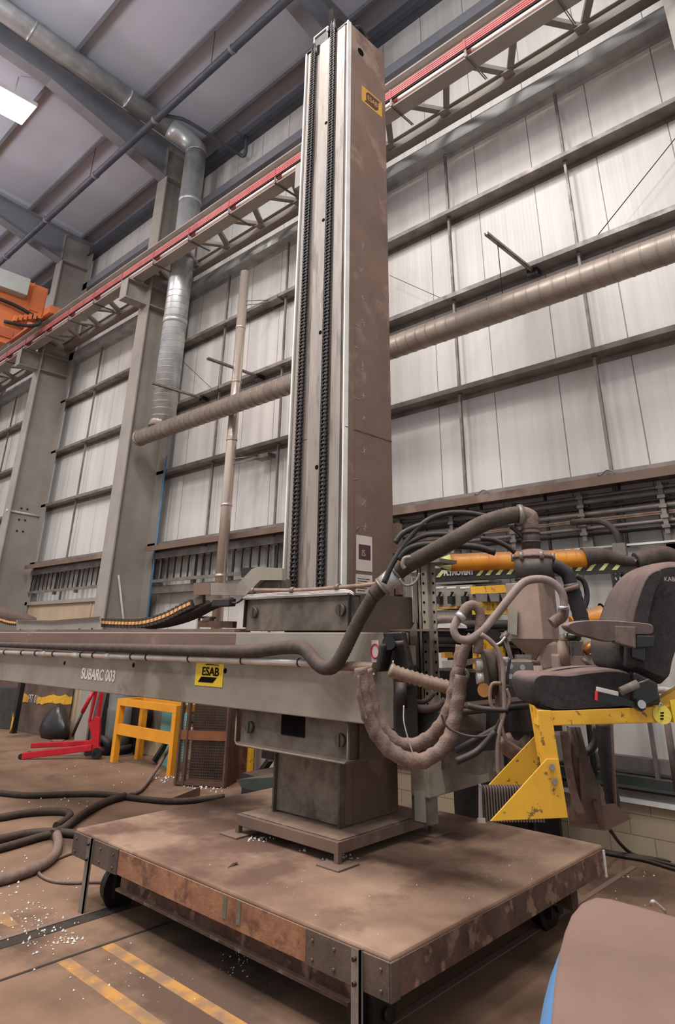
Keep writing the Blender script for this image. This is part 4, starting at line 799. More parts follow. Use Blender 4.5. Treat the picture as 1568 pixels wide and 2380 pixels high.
solo('black_tube', MB().tube(poly([(1326, 1356), (1334, 1385), (1345, 1420), (1352, 1448), (1358, 1480)], 4.30), .048, 14, 6, ring=.02, amp=.04), M_black, 'thick black tube dropping from the hopper drum behind the armrest', 'hose')
solo('hose_clip', MB().cyl(PD(1325, 1362, 4.28), PD(1329, 1372, 4.28), .053, 14), M_wrap, 'dusty clip on the thick black tube', 'clip')
solo('rubber_hose', MB().tube(poly([(1338, 1338), (1355, 1350), (1363, 1375), (1362, 1400), (1352, 1418)], 4.5), .018, 10, 6), M_black, 'thin black hose bowing right of the thick black tube', 'hose')
# throat under the cone
t = thing('flux_valve', 'grey metal valve throat under the flux hopper cone', 'valve', PD(1240, 1590, 4.35))
part('collar', MB().cyl(PD(1238, 1534, 4.4), PD(1238, 1546, 4.4), .05, 16), M_galvd, t)
part('throat', MB().cyl(PD(1242, 1546, 4.4), PD(1248, 1600, 4.4), .06, 16, r2=.045), M_hop, t)
part('handle', MB().cyl(PD(1200, 1533, 4.3), PD(1250, 1540, 4.3), .012, 8).obox(PD(1215, 1528, 4.28), .09, .05, .03), M_galvd, t)
part('side_casting', MB().prism(poly([(1255, 1500), (1295, 1490), (1300, 1550), (1262, 1560), (1250, 1535)], 4.35), FH*.15), M_hop, t, bev=.015)
# feed motor with knobs, gearbox
t = thing('wire_feed_motor', 'dusty wire feed unit with round flange and grey gearbox left of the seat', 'motor', PD(1150, 1620, 4.2))
part('motor_drum', MB().cyl(PD(1128, 1562, 4.2), PD(1152, 1560, 4.2), .125, 24), M_hose, t)
part('flange_plate', MB().obox(PD(1158, 1583, 4.15), .022, .2, .31), M_wrap, t, bev=.008)
part('gearbox', MB().obox(PD(1200, 1565, 4.15), .17, .16, .15), M_galvd, t, bev=.012)
gb = MB()
for px, py in ((1186, 1548), (1214, 1551), (1186, 1572), (1198, 1575), (1214, 1572), (1178, 1555)): gb.cyl(PD(px, py, 4.05), PD(px, py, 4.0), .015, 10)
part('gearbox_bolt', gb, M_galv, t)
part('terminal_box', MB().obox(PD(1175, 1538, 4.2), .07, .1, .05), M_alu, t, bev=.005)
part('base_rail', MB().obox(PD(1198, 1590, 4.15), .2, .2, .012), M_galvd, t)
for px, py in ((1112, 1546), (1114, 1576)): part('knob', MB().cyl(PD(px-7, py, 4.1), PD(px+8, py, 4.1), .032, 16), M_alu, t)
part('brass_knob', MB().cyl(PD(1124, 1604, 4.02), PD(1124, 1604, 4.12), .036, 18), mat('brass', (170, 118, 62), (140, 94, 48), 6, .4, .5, .02), t, 'brass coloured knob')
part('clamp_arm', MB().prism(poly([(1120, 1455), (1165, 1470), (1178, 1500), (1150, 1505), (1125, 1480)], 4.3), FH*.05), M_dark, t)
part('link_rod', MB().cyl(PD(1172, 1478, 4.15), PD(1196, 1560, 4.15), .014, 10).cyl(PD(1168, 1474, 4.12), PD(1176, 1482, 4.12), .03, 10), M_galvd, t)
part('guide_plate', MB().obox(PD(1175, 1480, 4.25), .05, .03, .05), M_galvd, t)
t = thing('valve_cluster', 'cluster of small dusty valves and fittings between the hopper and the armrest', 'valves', PD(1335, 1545, 4.1))
part('body', MB().obox(PD(1335, 1540, 4.1), .24, .12, .09), M_hop, t, bev=.01)
part('valve_block', MB().obox(PD(1335, 1507, 4.08), .085, .08, .09), M_galvd, t, bev=.008)
part('valve_stem', MB().cyl(PD(1308, 1490, 4.05), PD(1312, 1545, 4.05), .03, 12).cyl(PD(1300, 1484, 4.05), PD(1318, 1484, 4.05), .02, 10), M_hop, t)
part('rusty_nut', MB().cyl(PD(1360, 1500, 4.05), PD(1372, 1512, 4.05), .036, 8), mat('brass', (170, 118, 62)), t)
part('lever', MB().cyl(PD(1310, 1478, 4.0), PD(1342, 1480, 4.0), .015, 8).cyl(PD(1352, 1530, 4.0), PD(1372, 1548, 4.0), .012, 8), M_galvd, t)
part('yellow_cap', MB().obox(PD(1338, 1492, 4.1), .08, .05, .02), M_yel, t)
part('black_handle', MB().cyl(PD(1318, 1480, 3.96), PD(1345, 1481, 3.96), .022, 10), M_plast, t)
for j, (pts, r, m_, l) in enumerate([
    ([(1118, 1474), (1140, 1490), (1156, 1510), (1168, 1550), (1170, 1600), (1172, 1650), (1160, 1700), (1156, 1740), (1158, 1790), (1162, 1800)], .013, M_hosel, 'pale cable dropping past the feed unit to the footrest'),
    ([(1120, 1476), (1145, 1496), (1160, 1495), (1174, 1480)], .006, M_alu, 'thin pale wire curling above the feed unit'),
    ([(1164, 1588), (1144, 1590), (1138, 1612), (1142, 1640), (1158, 1654), (1168, 1650)], .010, M_corr, 'small loop of tan cable left of the flange plate'),
    ([(1176, 1600), (1184, 1625), (1178, 1645), (1168, 1655)], .010, M_corr, 'short tan cable bowing right of the flange plate'),
    ([(1165, 1655), (1166, 1690), (1175, 1718), (1195, 1735), (1212, 1745)], .011, M_corr, 'tan cable sweeping down to the yellow frame'),
    ([(1185, 1530), (1180, 1560), (1178, 1590)], .008, M_black, 'thin black cable in front of the gearbox'),
    ([(1025, 1660), (1035, 1685), (1060, 1702), (1100, 1712), (1140, 1705), (1165, 1665)], .006, M_hose, 'thin dark cable sagging across the dark slide'),
    ([(1232, 1655), (1236, 1680), (1232, 1720), (1220, 1745)], .010, M_black, 'black cable beside the yellow post'),
    ([(1060, 1770), (1110, 1745), (1150, 1700)], .018, M_black, 'thick black cable low behind the wrapped hoses'),
    ([(1085, 1640), (1120, 1648), (1180, 1652)], .016, M_black, 'black rod-like cable under the feed unit')]):
    solo('loose_cable', MB().tube(poly(pts, 3.95), r, 8, 6), m_, l, 'cable')
t = thing('spool_guard', 'brown rounded sheet guard below the feed unit', 'guard', PD(1205, 1740, 4.0))
part('shell', MB().tube(poly([(1168, 1715), (1185, 1738), (1212, 1744), (1238, 1722)], 4.1), .05, 12, 4), M_wrap, t)
# long black cables from the mast over to the head
for pts, r, l in (([(892, 1355), (912, 1310), (945, 1258), (985, 1215), (1030, 1195), (1080, 1192), (1125, 1199), (1148, 1205)], .020, 'black cable arching from the white hose joint over to the right'),
                  ([(925, 1285), (950, 1262), (990, 1244), (1040, 1242), (1060, 1243)], .018, 'black cable emerging behind the mast, middle of three'),
                  ([(918, 1262), (935, 1240), (965, 1225), (990, 1218)], .020, 'topmost black cable emerging behind the mast'),
                  ([(1116, 1252), (1145, 1255), (1175, 1268), (1196, 1284)], .018, 'black cable running into the lid of the flux hopper'),
                  ([(1186, 1224), (1200, 1235), (1222, 1256)], .014, 'short thin rod leading to the hopper neck'),
                  ([(925, 1300), (945, 1278), (985, 1266), (1060, 1268), (1110, 1272), (1150, 1284)], .024, 'thick black cable behind the yellow extraction duct')):
    solo('black_cable', MB().tube(poly(pts, 4.75 if r > .015 else 4.45), r, 10, 6), M_black, l, 'cable')
t = thing('hose_guide', 'grey hook and orange strip holding the thick hose beside the mast', 'hook', PD(940, 1340, 4.6))
part('hook', MB().tube(poly([(955, 1295), (940, 1298), (935, 1312), (940, 1322)], 4.3), .014, 10, 5), M_galvd, t)
part('strap_loop', MB().tube(poly([(928, 1345), (940, 1360), (958, 1358), (970, 1345), (974, 1332)], 4.3), .008, 8, 6), M_galvd, t)
part('orange_plate', MB().prism(poly([(922, 1300), (940, 1280), (942, 1305), (924, 1330)], 4.9), FH*.02), mat('dusty_orange', (170, 112, 58), (150, 96, 50), 4), t)

# ================================================================== OPERATOR SEAT
DS = 3.34
t = thing('operator_seat', 'dusty black vehicle seat with armrest for the welder at the right edge of the photo', 'seat', PD(1360, 1650, DS+.25), math.atan2(RH.y, RH.x))
def cushion(pts, D0, D1, ins=.02, n=5):
    c = sum((PD(a, b, D0) for a, b in pts), V((0, 0, 0)))/len(pts)
    rings = []
    for k in range(n+1):
        u = k/n; D = D0+(D1-D0)*u; sc = 1-ins/.25*(1-math.sin(pi*min(max(u, .0), 1))**.35) if 0 < u < 1 else 1-ins/.25*1.6
        base = [PD(a, b, D0) for a, b in pts]; cc = sum(base, V((0, 0, 0)))/len(base)
        rings.append([cc + (p-cc)*sc + FH*(D-D0) for p in base])
    return MB().loft(rings)
def smooth_poly(pts, k=4):
    q = [V((a, b, 0)) for a, b in pts]; n = len(q); out = []
    for i in range(n):
        a, b, c, d = q[i-1], q[i], q[(i+1) % n], q[(i+2) % n]
        for j in range(k):
            s = j/k; p = .5*((2*b)+(c-a)*s+(2*a-5*b+4*c-d)*s*s+(3*b-a-3*c+d)*s**3); out.append((p.x, p.y))
    return out
seat = smooth_poly([(1226, 1585), (1240, 1568), (1270, 1566), (1320, 1568), (1380, 1560), (1440, 1556), (1480, 1566), (1484, 1600), (1480, 1642), (1400, 1650), (1300, 1656), (1250, 1643), (1232, 1618)])
part('seat_cushion', cushion(seat, DS+.06, DS+.50), M_fab, t)
part('side_bolster', cushion(smooth_poly([(1245, 1572), (1290, 1556), (1350, 1549), (1420, 1549), (1470, 1553), (1480, 1566), (1400, 1572), (1320, 1574)]), DS+.36, DS+.50, .01, 4), M_fab, t)
back = smooth_poly([(1428, 1495), (1430, 1540), (1448, 1560), (1490, 1570), (1530, 1588), (1556, 1592), (1568, 1545), (1590, 1480), (1620, 1400), (1628, 1340), (1604, 1306), (1568, 1300), (1530, 1309), (1496, 1334), (1470, 1380), (1450, 1440)])
part('backrest', cushion(back, DS+.08, DS+.50), M_fab, t)
part('back_bolster', cushion(smooth_poly([(1500, 1345), (1530, 1320), (1540, 1330), (1520, 1380), (1505, 1450), (1490, 1540), (1460, 1545), (1470, 1440)]), DS+.02, DS+.12, .012, 4), M_fab, t)
text_part('lettering', 'KAB', .03, M_chalk, t, PD(1543, 1351, DS+.05), RH, -FH, UP, .002, 'worn pale lettering on the backrest')
part('seat_pan', MB().prism(poly([(1250, 1640), (1530, 1610), (1535, 1640), (1300, 1658)], DS+.1), FH*.36), M_plast, t)
part('armrest', cushion(smooth_poly([(1312, 1453), (1345, 1443), (1420, 1442), (1490, 1447), (1518, 1452), (1523, 1466), (1514, 1474), (1470, 1476), (1420, 1492), (1370, 1482), (1328, 1470)]), DS-.02, DS+.06, .012, 4), mat('worn_brown_armrest', (92, 76, 70), (74, 60, 56), 8, .8, 0, .1, dust=.9, dustc=(140, 114, 104)), t)
part('armrest_bracket', MB().prism(poly([(1428, 1454), (1478, 1456), (1478, 1508), (1430, 1494)], DS-.025), FH*.06), mat('worn_bracket', (112, 94, 84), (84, 70, 62), 12, .7, .2, .1), t, 'worn grey bracket', bev=.006)
part('armrest_hinge', MB().prism(poly([(1478, 1475), (1522, 1476), (1520, 1505), (1478, 1508)], DS-.02), FH*.1).prism(poly([(1470, 1500), (1500, 1500), (1500, 1540), (1470, 1530)], DS), FH*.1), M_plast, t, bev=.008)
part('recliner_cover', MB().prism(poly([(1474, 1560), (1530, 1588), (1532, 1630), (1500, 1645), (1470, 1630)], DS+.03), FH*.08), M_plast, t, bev=.012)
part('lap_bar', MB().prism(poly([(1386, 1608), (1436, 1617), (1476, 1632), (1482, 1645), (1386, 1630)], DS-.02), FH*.04), M_plast, t)
part('lever_edge', MB().bar(PD(1385, 1601, DS-.03), PD(1436, 1613, DS-.03), .012, .02), M_alu, t, bev=.003)
part('red_tip', MB().bar(PD(1386, 1606, DS-.03), PD(1385, 1628, DS-.03), .007, .012), M_red, t, 'red tip')
part('pivot_bolt', MB().cyl(PD(1491, 1637, DS-.05), PD(1491, 1637, DS+.04), .018, 16), M_galv, t)
part('pivot_plate', MB().prism(poly([(1478, 1625), (1498, 1630), (1500, 1648), (1491, 1655), (1478, 1646)], DS-.025), FH*.05), M_dark, t)
hd = part('adjust_handle', MB().cyl(PD(1442, 1607, DS-.03), PD(1481, 1589, DS-.03), .018, 14), mat('grey_rubber_grip', (118, 106, 98), (98, 86, 80), 20, .8), t)
part('rod', MB().cyl(PD(1481, 1589, DS-.03), PD(1507, 1579, DS-.01), .004, 8), M_galvd, hd)

# ---- yellow frame and footrest
t = thing('seat_frame', 'bright yellow steel frame under the seat with a triangular footrest', 'frame', PD(1290, 1900, DS+.2), math.atan2(RH.y, RH.x))
DF = 3.40
part('cross_beam', MB().prism(poly([(1250, 1650), (1280, 1652), (1480, 1645), (1640, 1634), (1640, 1675), (1520, 1680), (1250, 1688)], DF), FH*.08), M_yel, t, bev=.004)
part('beam_rear', MB().prism(poly([(1500, 1645), (1640, 1560), (1640, 1610), (1500, 1660)], DF+.3), FH*.06), M_yel, t)
part('post', MB().prism(poly([(1249, 1651), (1281, 1651), (1302, 1790), (1268, 1790)], DF-.005), FH*.09), M_yel, t, bev=.004)
part('post_side', MB().prism(poly([(1241, 1640), (1250, 1650), (1272, 1765), (1262, 1765)], DF+.03), FH*.1), M_yel, t)
g1 = part('near_gusset', MB().prism(poly([(1270, 1764), (1298, 1764), (1320, 1901), (1139, 1909)], DF-.015), FH*.010), M_yel, t, bev=.002)
part('bolt', MB().cyl(PD(1283, 1783, DF-.03), PD(1283, 1783, DF-.015), .013, 10), M_galvd, g1)
part('bolt', MB().cyl(PD(1289, 1816, DF-.03), PD(1289, 1816, DF-.015), .013, 10), M_galvd, g1)
part('far_gusset', MB().prism(poly([(1262, 1690), (1130, 1830), (1150, 1905), (1300, 1895)], DF+.36), FH*.010), M_yel, t, bev=.002)
a, b = PD(1116, 1868, DF+.16), PD(1260, 1868, DF+.16); z0, z1 = PD(1130, 1910, DF+.16).z, PD(1130, 1826, DF+.16).z
mb = MB(); L_ = (b-a).length; nn = 22; vs = []
for z in (z0, z1):
    for i in range(nn*2+1):
        p = a + (b-a)*(i/(nn*2)); p = p + FH*(.012 if i % 2 else -.012); vs.append((p.x, p.y, z))
n2_ = nn*2+1
mb.add(vs, [(i, i+1, i+1+n2_, i+n2_) for i in range(n2_-1)])
mb.add([V(v)+FH*.02 for v in vs], [(i, i+1, i+1+n2_, i+n2_) for i in range(n2_-1)])
part('ribbed_foot_plate', mb, M_hosel, t, 'brown ribbed foot plate')
part('foot_plate_edge', MB().prism([PD(1116, 1826, DF+.14), PD(1119, 1826, DF+.14), PD(1122, 1912, DF+.14), PD(1116, 1912, DF+.14)], FH*.05).bar(PD(1120, 1907, DF+.02), PD(1116, 1907, DF+.2), .03, .02), M_galvd, t)
tg = solo('paper_tag', MB().cyl(PD(1538, 1661, DF-.02), PD(1538, 1661, DF-.017), .040, 20), mat('yellow_tag', (220, 200, 84), (206, 184, 74), 12, .7), 'round yellow tag with small handwriting stuck on the yellow beam', 'tag')
mb = MB()
for k in range(3): mb.bar(PD(1534, 1657+k*7, DF-.0225), PD(1553, 1656+k*7, DF-.0225), .006, .001, up=FH)
part('handwriting', mb, M_ink, tg)
part('link', MB().tube([PD(1530, 1642, DF-.02), PD(1534, 1634, DF-.02), PD(1540, 1640, DF-.02)], .003, 6), M_galv, tg)
solo('yellow_bracket', MB().prism(poly([(1556, 1628), (1620, 1620), (1620, 1690), (1566, 1680)], DF-.02), FH*.012), M_yelp, 'small yellow bracket plate at the right edge beside the round tag', 'bracket')
solo('dusty_cloth', MB().loft([[PD(x, y, D) for x, y, D in ((px, 1610, 3.9), (px, 1596+4*((px//11) % 2), 3.9), (px, 1598, 4.1), (px, 1612, 4.1))] for px in range(1528, 1600, 12)]), M_paper, 'dusty pale cloth lying behind the seat at the right edge', 'cloth')
# things hanging below the frame
solo('ribbed_hose', MB().tube(poly([(1400, 1680), (1404, 1730), (1412, 1790), (1420, 1840), (1426, 1890)], 4.0), .037, 14, 6, ring=.02, amp=.06), M_black, 'black ribbed hose hanging down below the yellow beam', 'hose')
solo('rubber_hose', MB().tube(poly([(1387, 1690), (1384, 1720), (1372, 1742), (1358, 1750)], 4.1), .022, 10, 6), M_black, 'short black hose curling behind the ribbed hose', 'hose')
t = thing('catch_tray', 'brown sheet metal tray hanging below the seat, with a pointed corner', 'tray', PD(1400, 1930, 4.0))
part('tray_floor', MB().prism(poly([(1322, 1880), (1430, 1868), (1467, 1903), (1406, 1931), (1322, 1920)], 3.95), FH*.01), M_brown, t)
part('hanger_rod', MB().cyl(PD(1430, 1880, 4.0), PD(1420, 1674, 3.46), .008, 8), M_galvd, t)
part('tray_back', MB().prism(poly([(1360, 1800), (1385, 1815), (1440, 1868), (1430, 1900), (1370, 1880)], 4.15), FH*.01), M_brown, t)
t = thing('tool_holder', 'dark rusty guard with straps hanging below the seat right of the yellow post', 'guard', PD(1345, 1900, 3.9))
part('guard_plate', MB().prism(poly([(1322, 1690), (1345, 1700), (1368, 1760), (1365, 1870), (1340, 1880), (1328, 1800)], 3.9), FH*.04), M_dark, t)
part('strap', MB().tube(poly([(1310, 1700), (1322, 1790), (1335, 1850), (1350, 1890)], 3.85), .022, 8, 5), M_wrap, t)
part('strap', MB().tube(poly([(1380, 1860), (1392, 1900), (1398, 1925)], 3.85), .016, 8, 5).tube(poly([(1345, 1760), (1350, 1830), (1352, 1860)], 3.84), .007, 8, 5), M_mesh, t)
part('cloth_drape', MB().loft([[PD(x+dx, y, 3.88+dd) for dx, dd in ((0, 0), (w2*.3, -.03), (w2*.6, .02), (w2, -.01), (w2, .03), (0, .04))] for x, y, w2 in ((1318, 1690, 30), (1322, 1760, 44), (1330, 1830, 62), (1322, 1885, 78), (1326, 1915, 76))]), mat('brown_leather_drape', (104, 84, 74), (80, 63, 55), 9, .6, 0, .4, dust=.5), t)
t = thing('first_red_box', 'red metal box with a white label behind the armrest', 'box', PD(1405, 1560, 4.6))
t.name = 'red_box'; FR['red_box'] = FR['first_red_box']
part('box_body', MB().prism(poly([(1384, 1500), (1425, 1492), (1432, 1552), (1392, 1556)], 4.5), FH*.12), M_red, t)
part('foot', MB().prism(poly([(1392, 1552), (1432, 1550), (1436, 1600), (1396, 1602)], 4.52), FH*.08), M_dark, t)
lb = part('label_sticker', MB().prism(poly([(1388, 1516), (1418, 1515), (1421, 1540), (1413, 1546), (1396, 1544), (1388, 1536)], 4.49), FH*.005), M_paper, t)
mb = MB()
for k in range(3): mb.bar(PD(1391, 1528+k*4, 4.484), PD(1415, 1527+k*4, 4.484), .004, .001, up=FH)
part('print_lines', mb, M_ink, lb)
# ================================================================== BACKGROUND RIGHT OF THE MAST
DA = 6.3
t = thing('fume_extractor', 'orange fume extraction duct over a black beam with lime stripes, behind the hopper', 'extraction arm', PD(1200, 1345, DA))
part('duct', MB().tube(poly([(1046, 1309), (1120, 1306), (1200, 1303), (1290, 1300), (1357, 1298)], DA), .084, 20, 4), M_cond, t, 'orange duct')
sm = MB()
for px in (1090, 1113, 1132, 1152, 1176, 1256, 1290, 1310, 1332): sm.cyl(PD(px, 1308-(px-1046)*.042, DA), PD(px+.8, 1308-(px-1046)*.042, DA), .0845, 20)
part('duct_seam', sm, M_cond, t)
part('sleeve', MB().tube(poly([(1355, 1296), (1375, 1293), (1400, 1292), (1425, 1298), (1450, 1304), (1475, 1306)], DA), .09, 16, 5, rf=lambda u: 1-.5*u), M_hose, t, 'dark flexible sleeve')
part('sleeve', MB().tube(poly([(1478, 1306), (1500, 1300), (1525, 1292), (1545, 1290), (1565, 1298), (1590, 1310)], DA), .085, 16, 5), M_hose, t)
part('duct_mouth', MB().cyl(PD(1015, 1308, DA), PD(1046, 1309, DA), .03, 12, r2=.084).prism(poly([(1016, 1307), (1032, 1298), (1032, 1309), (1018, 1309)], DA-.12), FH*.01), M_lime, t)
bm1 = part('beam', MB().prism(poly([(1005, 1321), (1440, 1303), (1486, 1299), (1494, 1340), (1478, 1344), (1448, 1330), (1300, 1338), (1008, 1352)], DA-.02), FH*.10), mat('black_brown_beam', (50, 44, 38), (38, 33, 29), 6, .5, .1, .05, dust=.6), t, 'black beam')
for bx, by, w2 in ((1012, 1342, 10), (1106, 1338, 9), (1127, 1337, 10), (1151, 1336, 10), (1176, 1335, 10), (1203, 1334, 9), (1313, 1328, 10), (1336, 1327, 11), (1362, 1327, 11), (1391, 1326, 11), (1421, 1325, 12)):
    part('hazard_stripe', MB().prism(poly([(bx, by), (bx+w2, by-.3), (bx+w2+13, by-17), (bx+13+1, by-16.5)], DA-.026), FH*.006), M_lime, t, 'lime hazard stripe')
o_ = PD(1031, 1338.5, DA-.03); e_ = PD(1101, 1335.5, DA-.03); Ud = (e_-o_).normalized()
text_part('lettering', 'PLYMOVENT', .062, M_wht, t, o_, Ud, -FH, UP, .003, 'white PLYMOVENT lettering', font_scale=(e_-o_).length/(.062*6.05), bold=.004, fit=((e_-o_).length, .048))
part('rivet_row', MB().cyl(PD(1140, 1318, DA-.03), PD(1140, 1318, DA), .012, 8).cyl(PD(1148, 1318, DA-.03), PD(1148, 1318, DA), .012, 8).cyl(PD(1452, 1303, DA-.05), PD(1452, 1303, DA), .014, 8).cyl(PD(1476, 1302, DA-.05), PD(1476, 1302, DA), .014, 8), M_galvd, t)
t = thing('fume_extractor', 'lower orange extraction duct slanting up behind the armrest', 'extraction arm', PD(1400, 1430, 5.8))
part('duct', MB().tube(poly([(1330, 1452), (1360, 1441), (1405, 1428), (1446, 1412)], 5.8), .084, 18, 4, rf=lambda u: .8+.2*u), M_cond, t)
part('duct_seam', MB().cyl(PD(1401, 1429, 5.8), PD(1403, 1428.5, 5.8), .094, 18), M_ink, t)
part('wall_strut', MB().cyl(PD(1485, 1402, 5.8), V((PD(1485, 1402, 5.8).x, 7.6, PD(1485, 1402, 5.8).z)), .03, 10), M_black, t)
part('sleeve', MB().tube(poly([(1444, 1413), (1465, 1404), (1490, 1400)], 5.8), .10, 16, 3), M_hose, t)
# switch panel on the wall
for i, (xa, xb) in enumerate(((1010, 1034), (1035, 1065), (1066.5, 1097))):
    a, b = PY(xa, 1412, 7.15), PY(xb, 1360, 7.15)
    t = thing('isolator_switch', ['grey isolator switch box on the wall, leftmost of the three beside the perforated post', 'grey isolator switch box on the wall, middle of the three', 'grey isolator switch box on the wall, next to the yellow board'][i], 'switch box', ((a.x+b.x)/2, 7.3, a.z), group='isolator switches in a row')
    zt_ = PY(1050, 1361, 7.15).z; zb_ = PY(1050, 1411, 7.15).z
    part('box', MB().box((a.x, 7.15, zb_), (b.x, 7.5, zt_)), M_mach, t, bev=.01)
    h_ = (xa+xb)/2+2
    c = PY(h_, 1395, 7.15)
    part('handle', MB().box((c.x-.035, 7.08, c.z-.045), (c.x+.035, 7.15, c.z+.045)).prism([(c.x-.04, 7.09, c.z+.03), (c.x, 7.09, c.z+.045), (c.x+.04, 7.09, c.z+.095), (c.x+.015, 7.09, c.z+.1), (c.x+.01, 7.09, c.z+.06)], (0, .04, 0)), M_plast, t)
    l_ = PY(h_-3, 1366, 7.15); part('name_plate', MB().box((l_.x-.07, 7.145, l_.z-.01), (l_.x+.07, 7.15, l_.z+.012)), M_wht, t)
for i, (xa, xb) in enumerate(((1012, 1036), (1036.5, 1068))):
    a, b = PY(xa, 1438, 7.15), PY(xb, 1418, 7.15)
    t = thing('terminal_box', ['small grey wall box under the leftmost isolator switch', 'small grey wall box under the middle isolator switch'][i], 'box', ((a.x+b.x)/2, 7.3, a.z), group='small boxes under the switches')
    part('box', MB().box((a.x, 7.15, a.z), (b.x, 7.5, b.z)), M_mach, t, bev=.008)
solo('cable_trunking', MB().box(PY(1010, 1416, 7.12), PY(1100, 1411.5, 7.5)), M_yelo, 'thin faded yellow trunking between the switch boxes', 'trunking')
solo('steel_trunking', MB().box((PY(1008, 1352, 7.2).x, 7.2, PY(1030, 1358, 7.2).z), (PY(1136, 1352, 7.2).x, 7.5, PY(1030, 1352, 7.2).z)), M_galvd, 'grey trunking on the wall right above the isolator switches', 'trunking')
a, b = PY(1097, 1429, 7.1), PY(1182, 1361, 7.1)
t = thing('yellow_board', 'yellow tool board on the wall with a row of grey bins, left of the hopper', 'board', ((a.x+b.x)/2, 7.2, a.z))
zz_ = lambda y: PY(1140, y, 7.1).z
part('upper_board', MB().box((a.x, 7.1, zz_(1379)), (b.x, 7.14, zz_(1361))), M_yel, t)
part('lower_board', MB().box((a.x, 7.1, zz_(1428)), (b.x, 7.14, zz_(1398))), M_yel, t)
part('back', MB().box((a.x, 7.14, a.z), (b.x, 7.2, zz_(1361))), M_brown, t)
for i, (xa, xb) in enumerate(((1103, 1132), (1134, 1160), (1162, 1184))):
    p = [PY(xa, 1379, 7.0), PY(xb, 1379, 7.0), PY(xb-1, 1398, 7.0), PY(xa+6, 1398, 7.0)]
    solo('storage_bin', MB().prism(p, (0, .1, 0)), M_galvd, ['grey storage bin, leftmost on the yellow board', 'grey storage bin in the middle of the yellow board', 'grey storage bin beside the hopper on the yellow board'][i], 'bin', 'bins on the yellow board')
# dark racking and loose stuff below
t = thing('steel_rack', 'dark steel rack with heavy black tubes stacked on it, behind the hose loop', 'rack', PY(1080, 1640, 6.6))
a, b = PY(1005, 1700, 6.6), PY(1215, 1436, 6.6)
part('rear_panel', MB().box((a.x, 6.95, 0), (b.x, 7.0, PY(1100, 1446, 6.95).z)), M_dark, t)
for x in (a.x, b.x-.06): part('upright', MB().box((x, 6.45, 0), (x+.06, 6.5, PY(1100, 1446, 6.5).z)), M_dark, t)
sh = MB()
for y in (1462, 1500, 1560, 1640): sh.box((a.x, 6.4, PY(1100, y, 6.4).z-.02), (b.x, 6.95, PY(1100, y, 6.4).z))
part('shelf', sh, M_dark, t)
for i, (y, l) in enumerate(((1453, 'topmost'), (1472, 'second'), (1488, 'third'), (1507, 'fourth'))):
    c = PY(1030, y, 6.3); solo('steel_tube', MB().cyl((c.x-.3, 6.5, c.z), (b.x, 6.5, c.z), .05, 14), M_black, l + ' from the top of the black tubes on the rack behind the perforated post', 'tube', 'black tubes on the rack')
solo('grey_drum', MB().tube([PY(1010, 1444, 6.3), PY(1030, 1438, 6.3), PY(1060, 1440, 6.3), PY(1068, 1444, 6.3)], .035, 10), M_hosel, 'short grey hose arch on top of the rack, left of the yellow board', 'hose')
solo('pale_bag', MB().prism([PY(1015, 1460, 6.25), PY(1018, 1450, 6.25), PY(1050, 1448, 6.25), PY(1060, 1454, 6.25), PY(1062, 1460, 6.25)], (0, .2, 0)), M_wht, 'pale bag lying on the rack behind the pale hose bend', 'bag')
for i, (xa, xb, l) in enumerate(((1098, 1106, 'narrow yellow case on the rack behind the brown hose, leftmost'), (1112, 1119, 'narrow yellow case on the rack seen between hoses, middle'), (1130, 1145, 'rounded yellow case on the rack left of the hopper'))):
    solo('tool_case', MB().prism([PY(xa, 1560, 6.2), PY(xb, 1560, 6.2), PY(xb, 1495, 6.2), PY((xa+xb)/2, 1486, 6.2), PY(xa, 1495, 6.2)], (0, .25, 0)), M_yel, l, 'case')
solo('yellow_box', MB().box(PY(1025, 1529, 6.2), PY(1052, 1516, 6.35)), M_yelo, 'small dull yellow box on the rack right of the perforated post', 'box')
solo('white_box', MB().box(PY(1020, 1556, 6.1), PY(1064, 1534, 6.4)), M_wht, 'long white box on the rack right of the perforated post', 'box')
solo('grey_box', MB().box(PY(1023, 1577, 6.05), PY(1045, 1563, 6.3)), M_blue if False else M_galvd, 'small grey box right of the perforated post above the corrugated hose', 'box')
solo('orange_block', MB().box(PY(1013, 1626, 5.6), PY(1037, 1617, 5.75)), mat('orange_plastic', (206, 96, 62), (190, 84, 52), 5, .5), 'small orange block seen between the hoses under the corrugated hose', 'block')
solo('machine_bulk', MB().box(PY(930, 1745, 5.6), PY(1240, 1560, 6.2)), M_dark, 'dark bulk of machinery behind the welding head', 'machine')
# slotted posts on the wall
t = thing('slotted_post', 'pair of black perforated posts behind the backrest', 'post', PY(1450, 1400, 7.0))
for xa, xb in ((1432, 1447), (1452, 1467)):
    a, b = PY(xa, 1400, 7.0), PY(xb, 1330, 7.0); part('post', MB().box((a.x, 7.0, 2.1), (b.x, 7.04, b.z+.05)), M_black, t)
    h = MB(); z = b.z
    while z > 2.2:
        for f in (.3, .7): x = a.x+(b.x-a.x)*f; h.prism([(x-.012, 6.998, z), (x+.006, 6.998, z-.02), (x+.012, 6.998, z), (x-.006, 6.998, z+.02)], (0, -.004, 0))
        z -= .06
    part('slot_edge', h, M_galv, t)
part('wall_arm', MB().box((PY(1448, 1380, 7.0).x, 7.04, 2.15), (PY(1452, 1380, 7.0).x, 7.6, 2.2)).box((PY(1448, 1380, 7.0).x, 7.04, 2.55), (PY(1452, 1380, 7.0).x, 7.6, 2.6)), M_black, t)
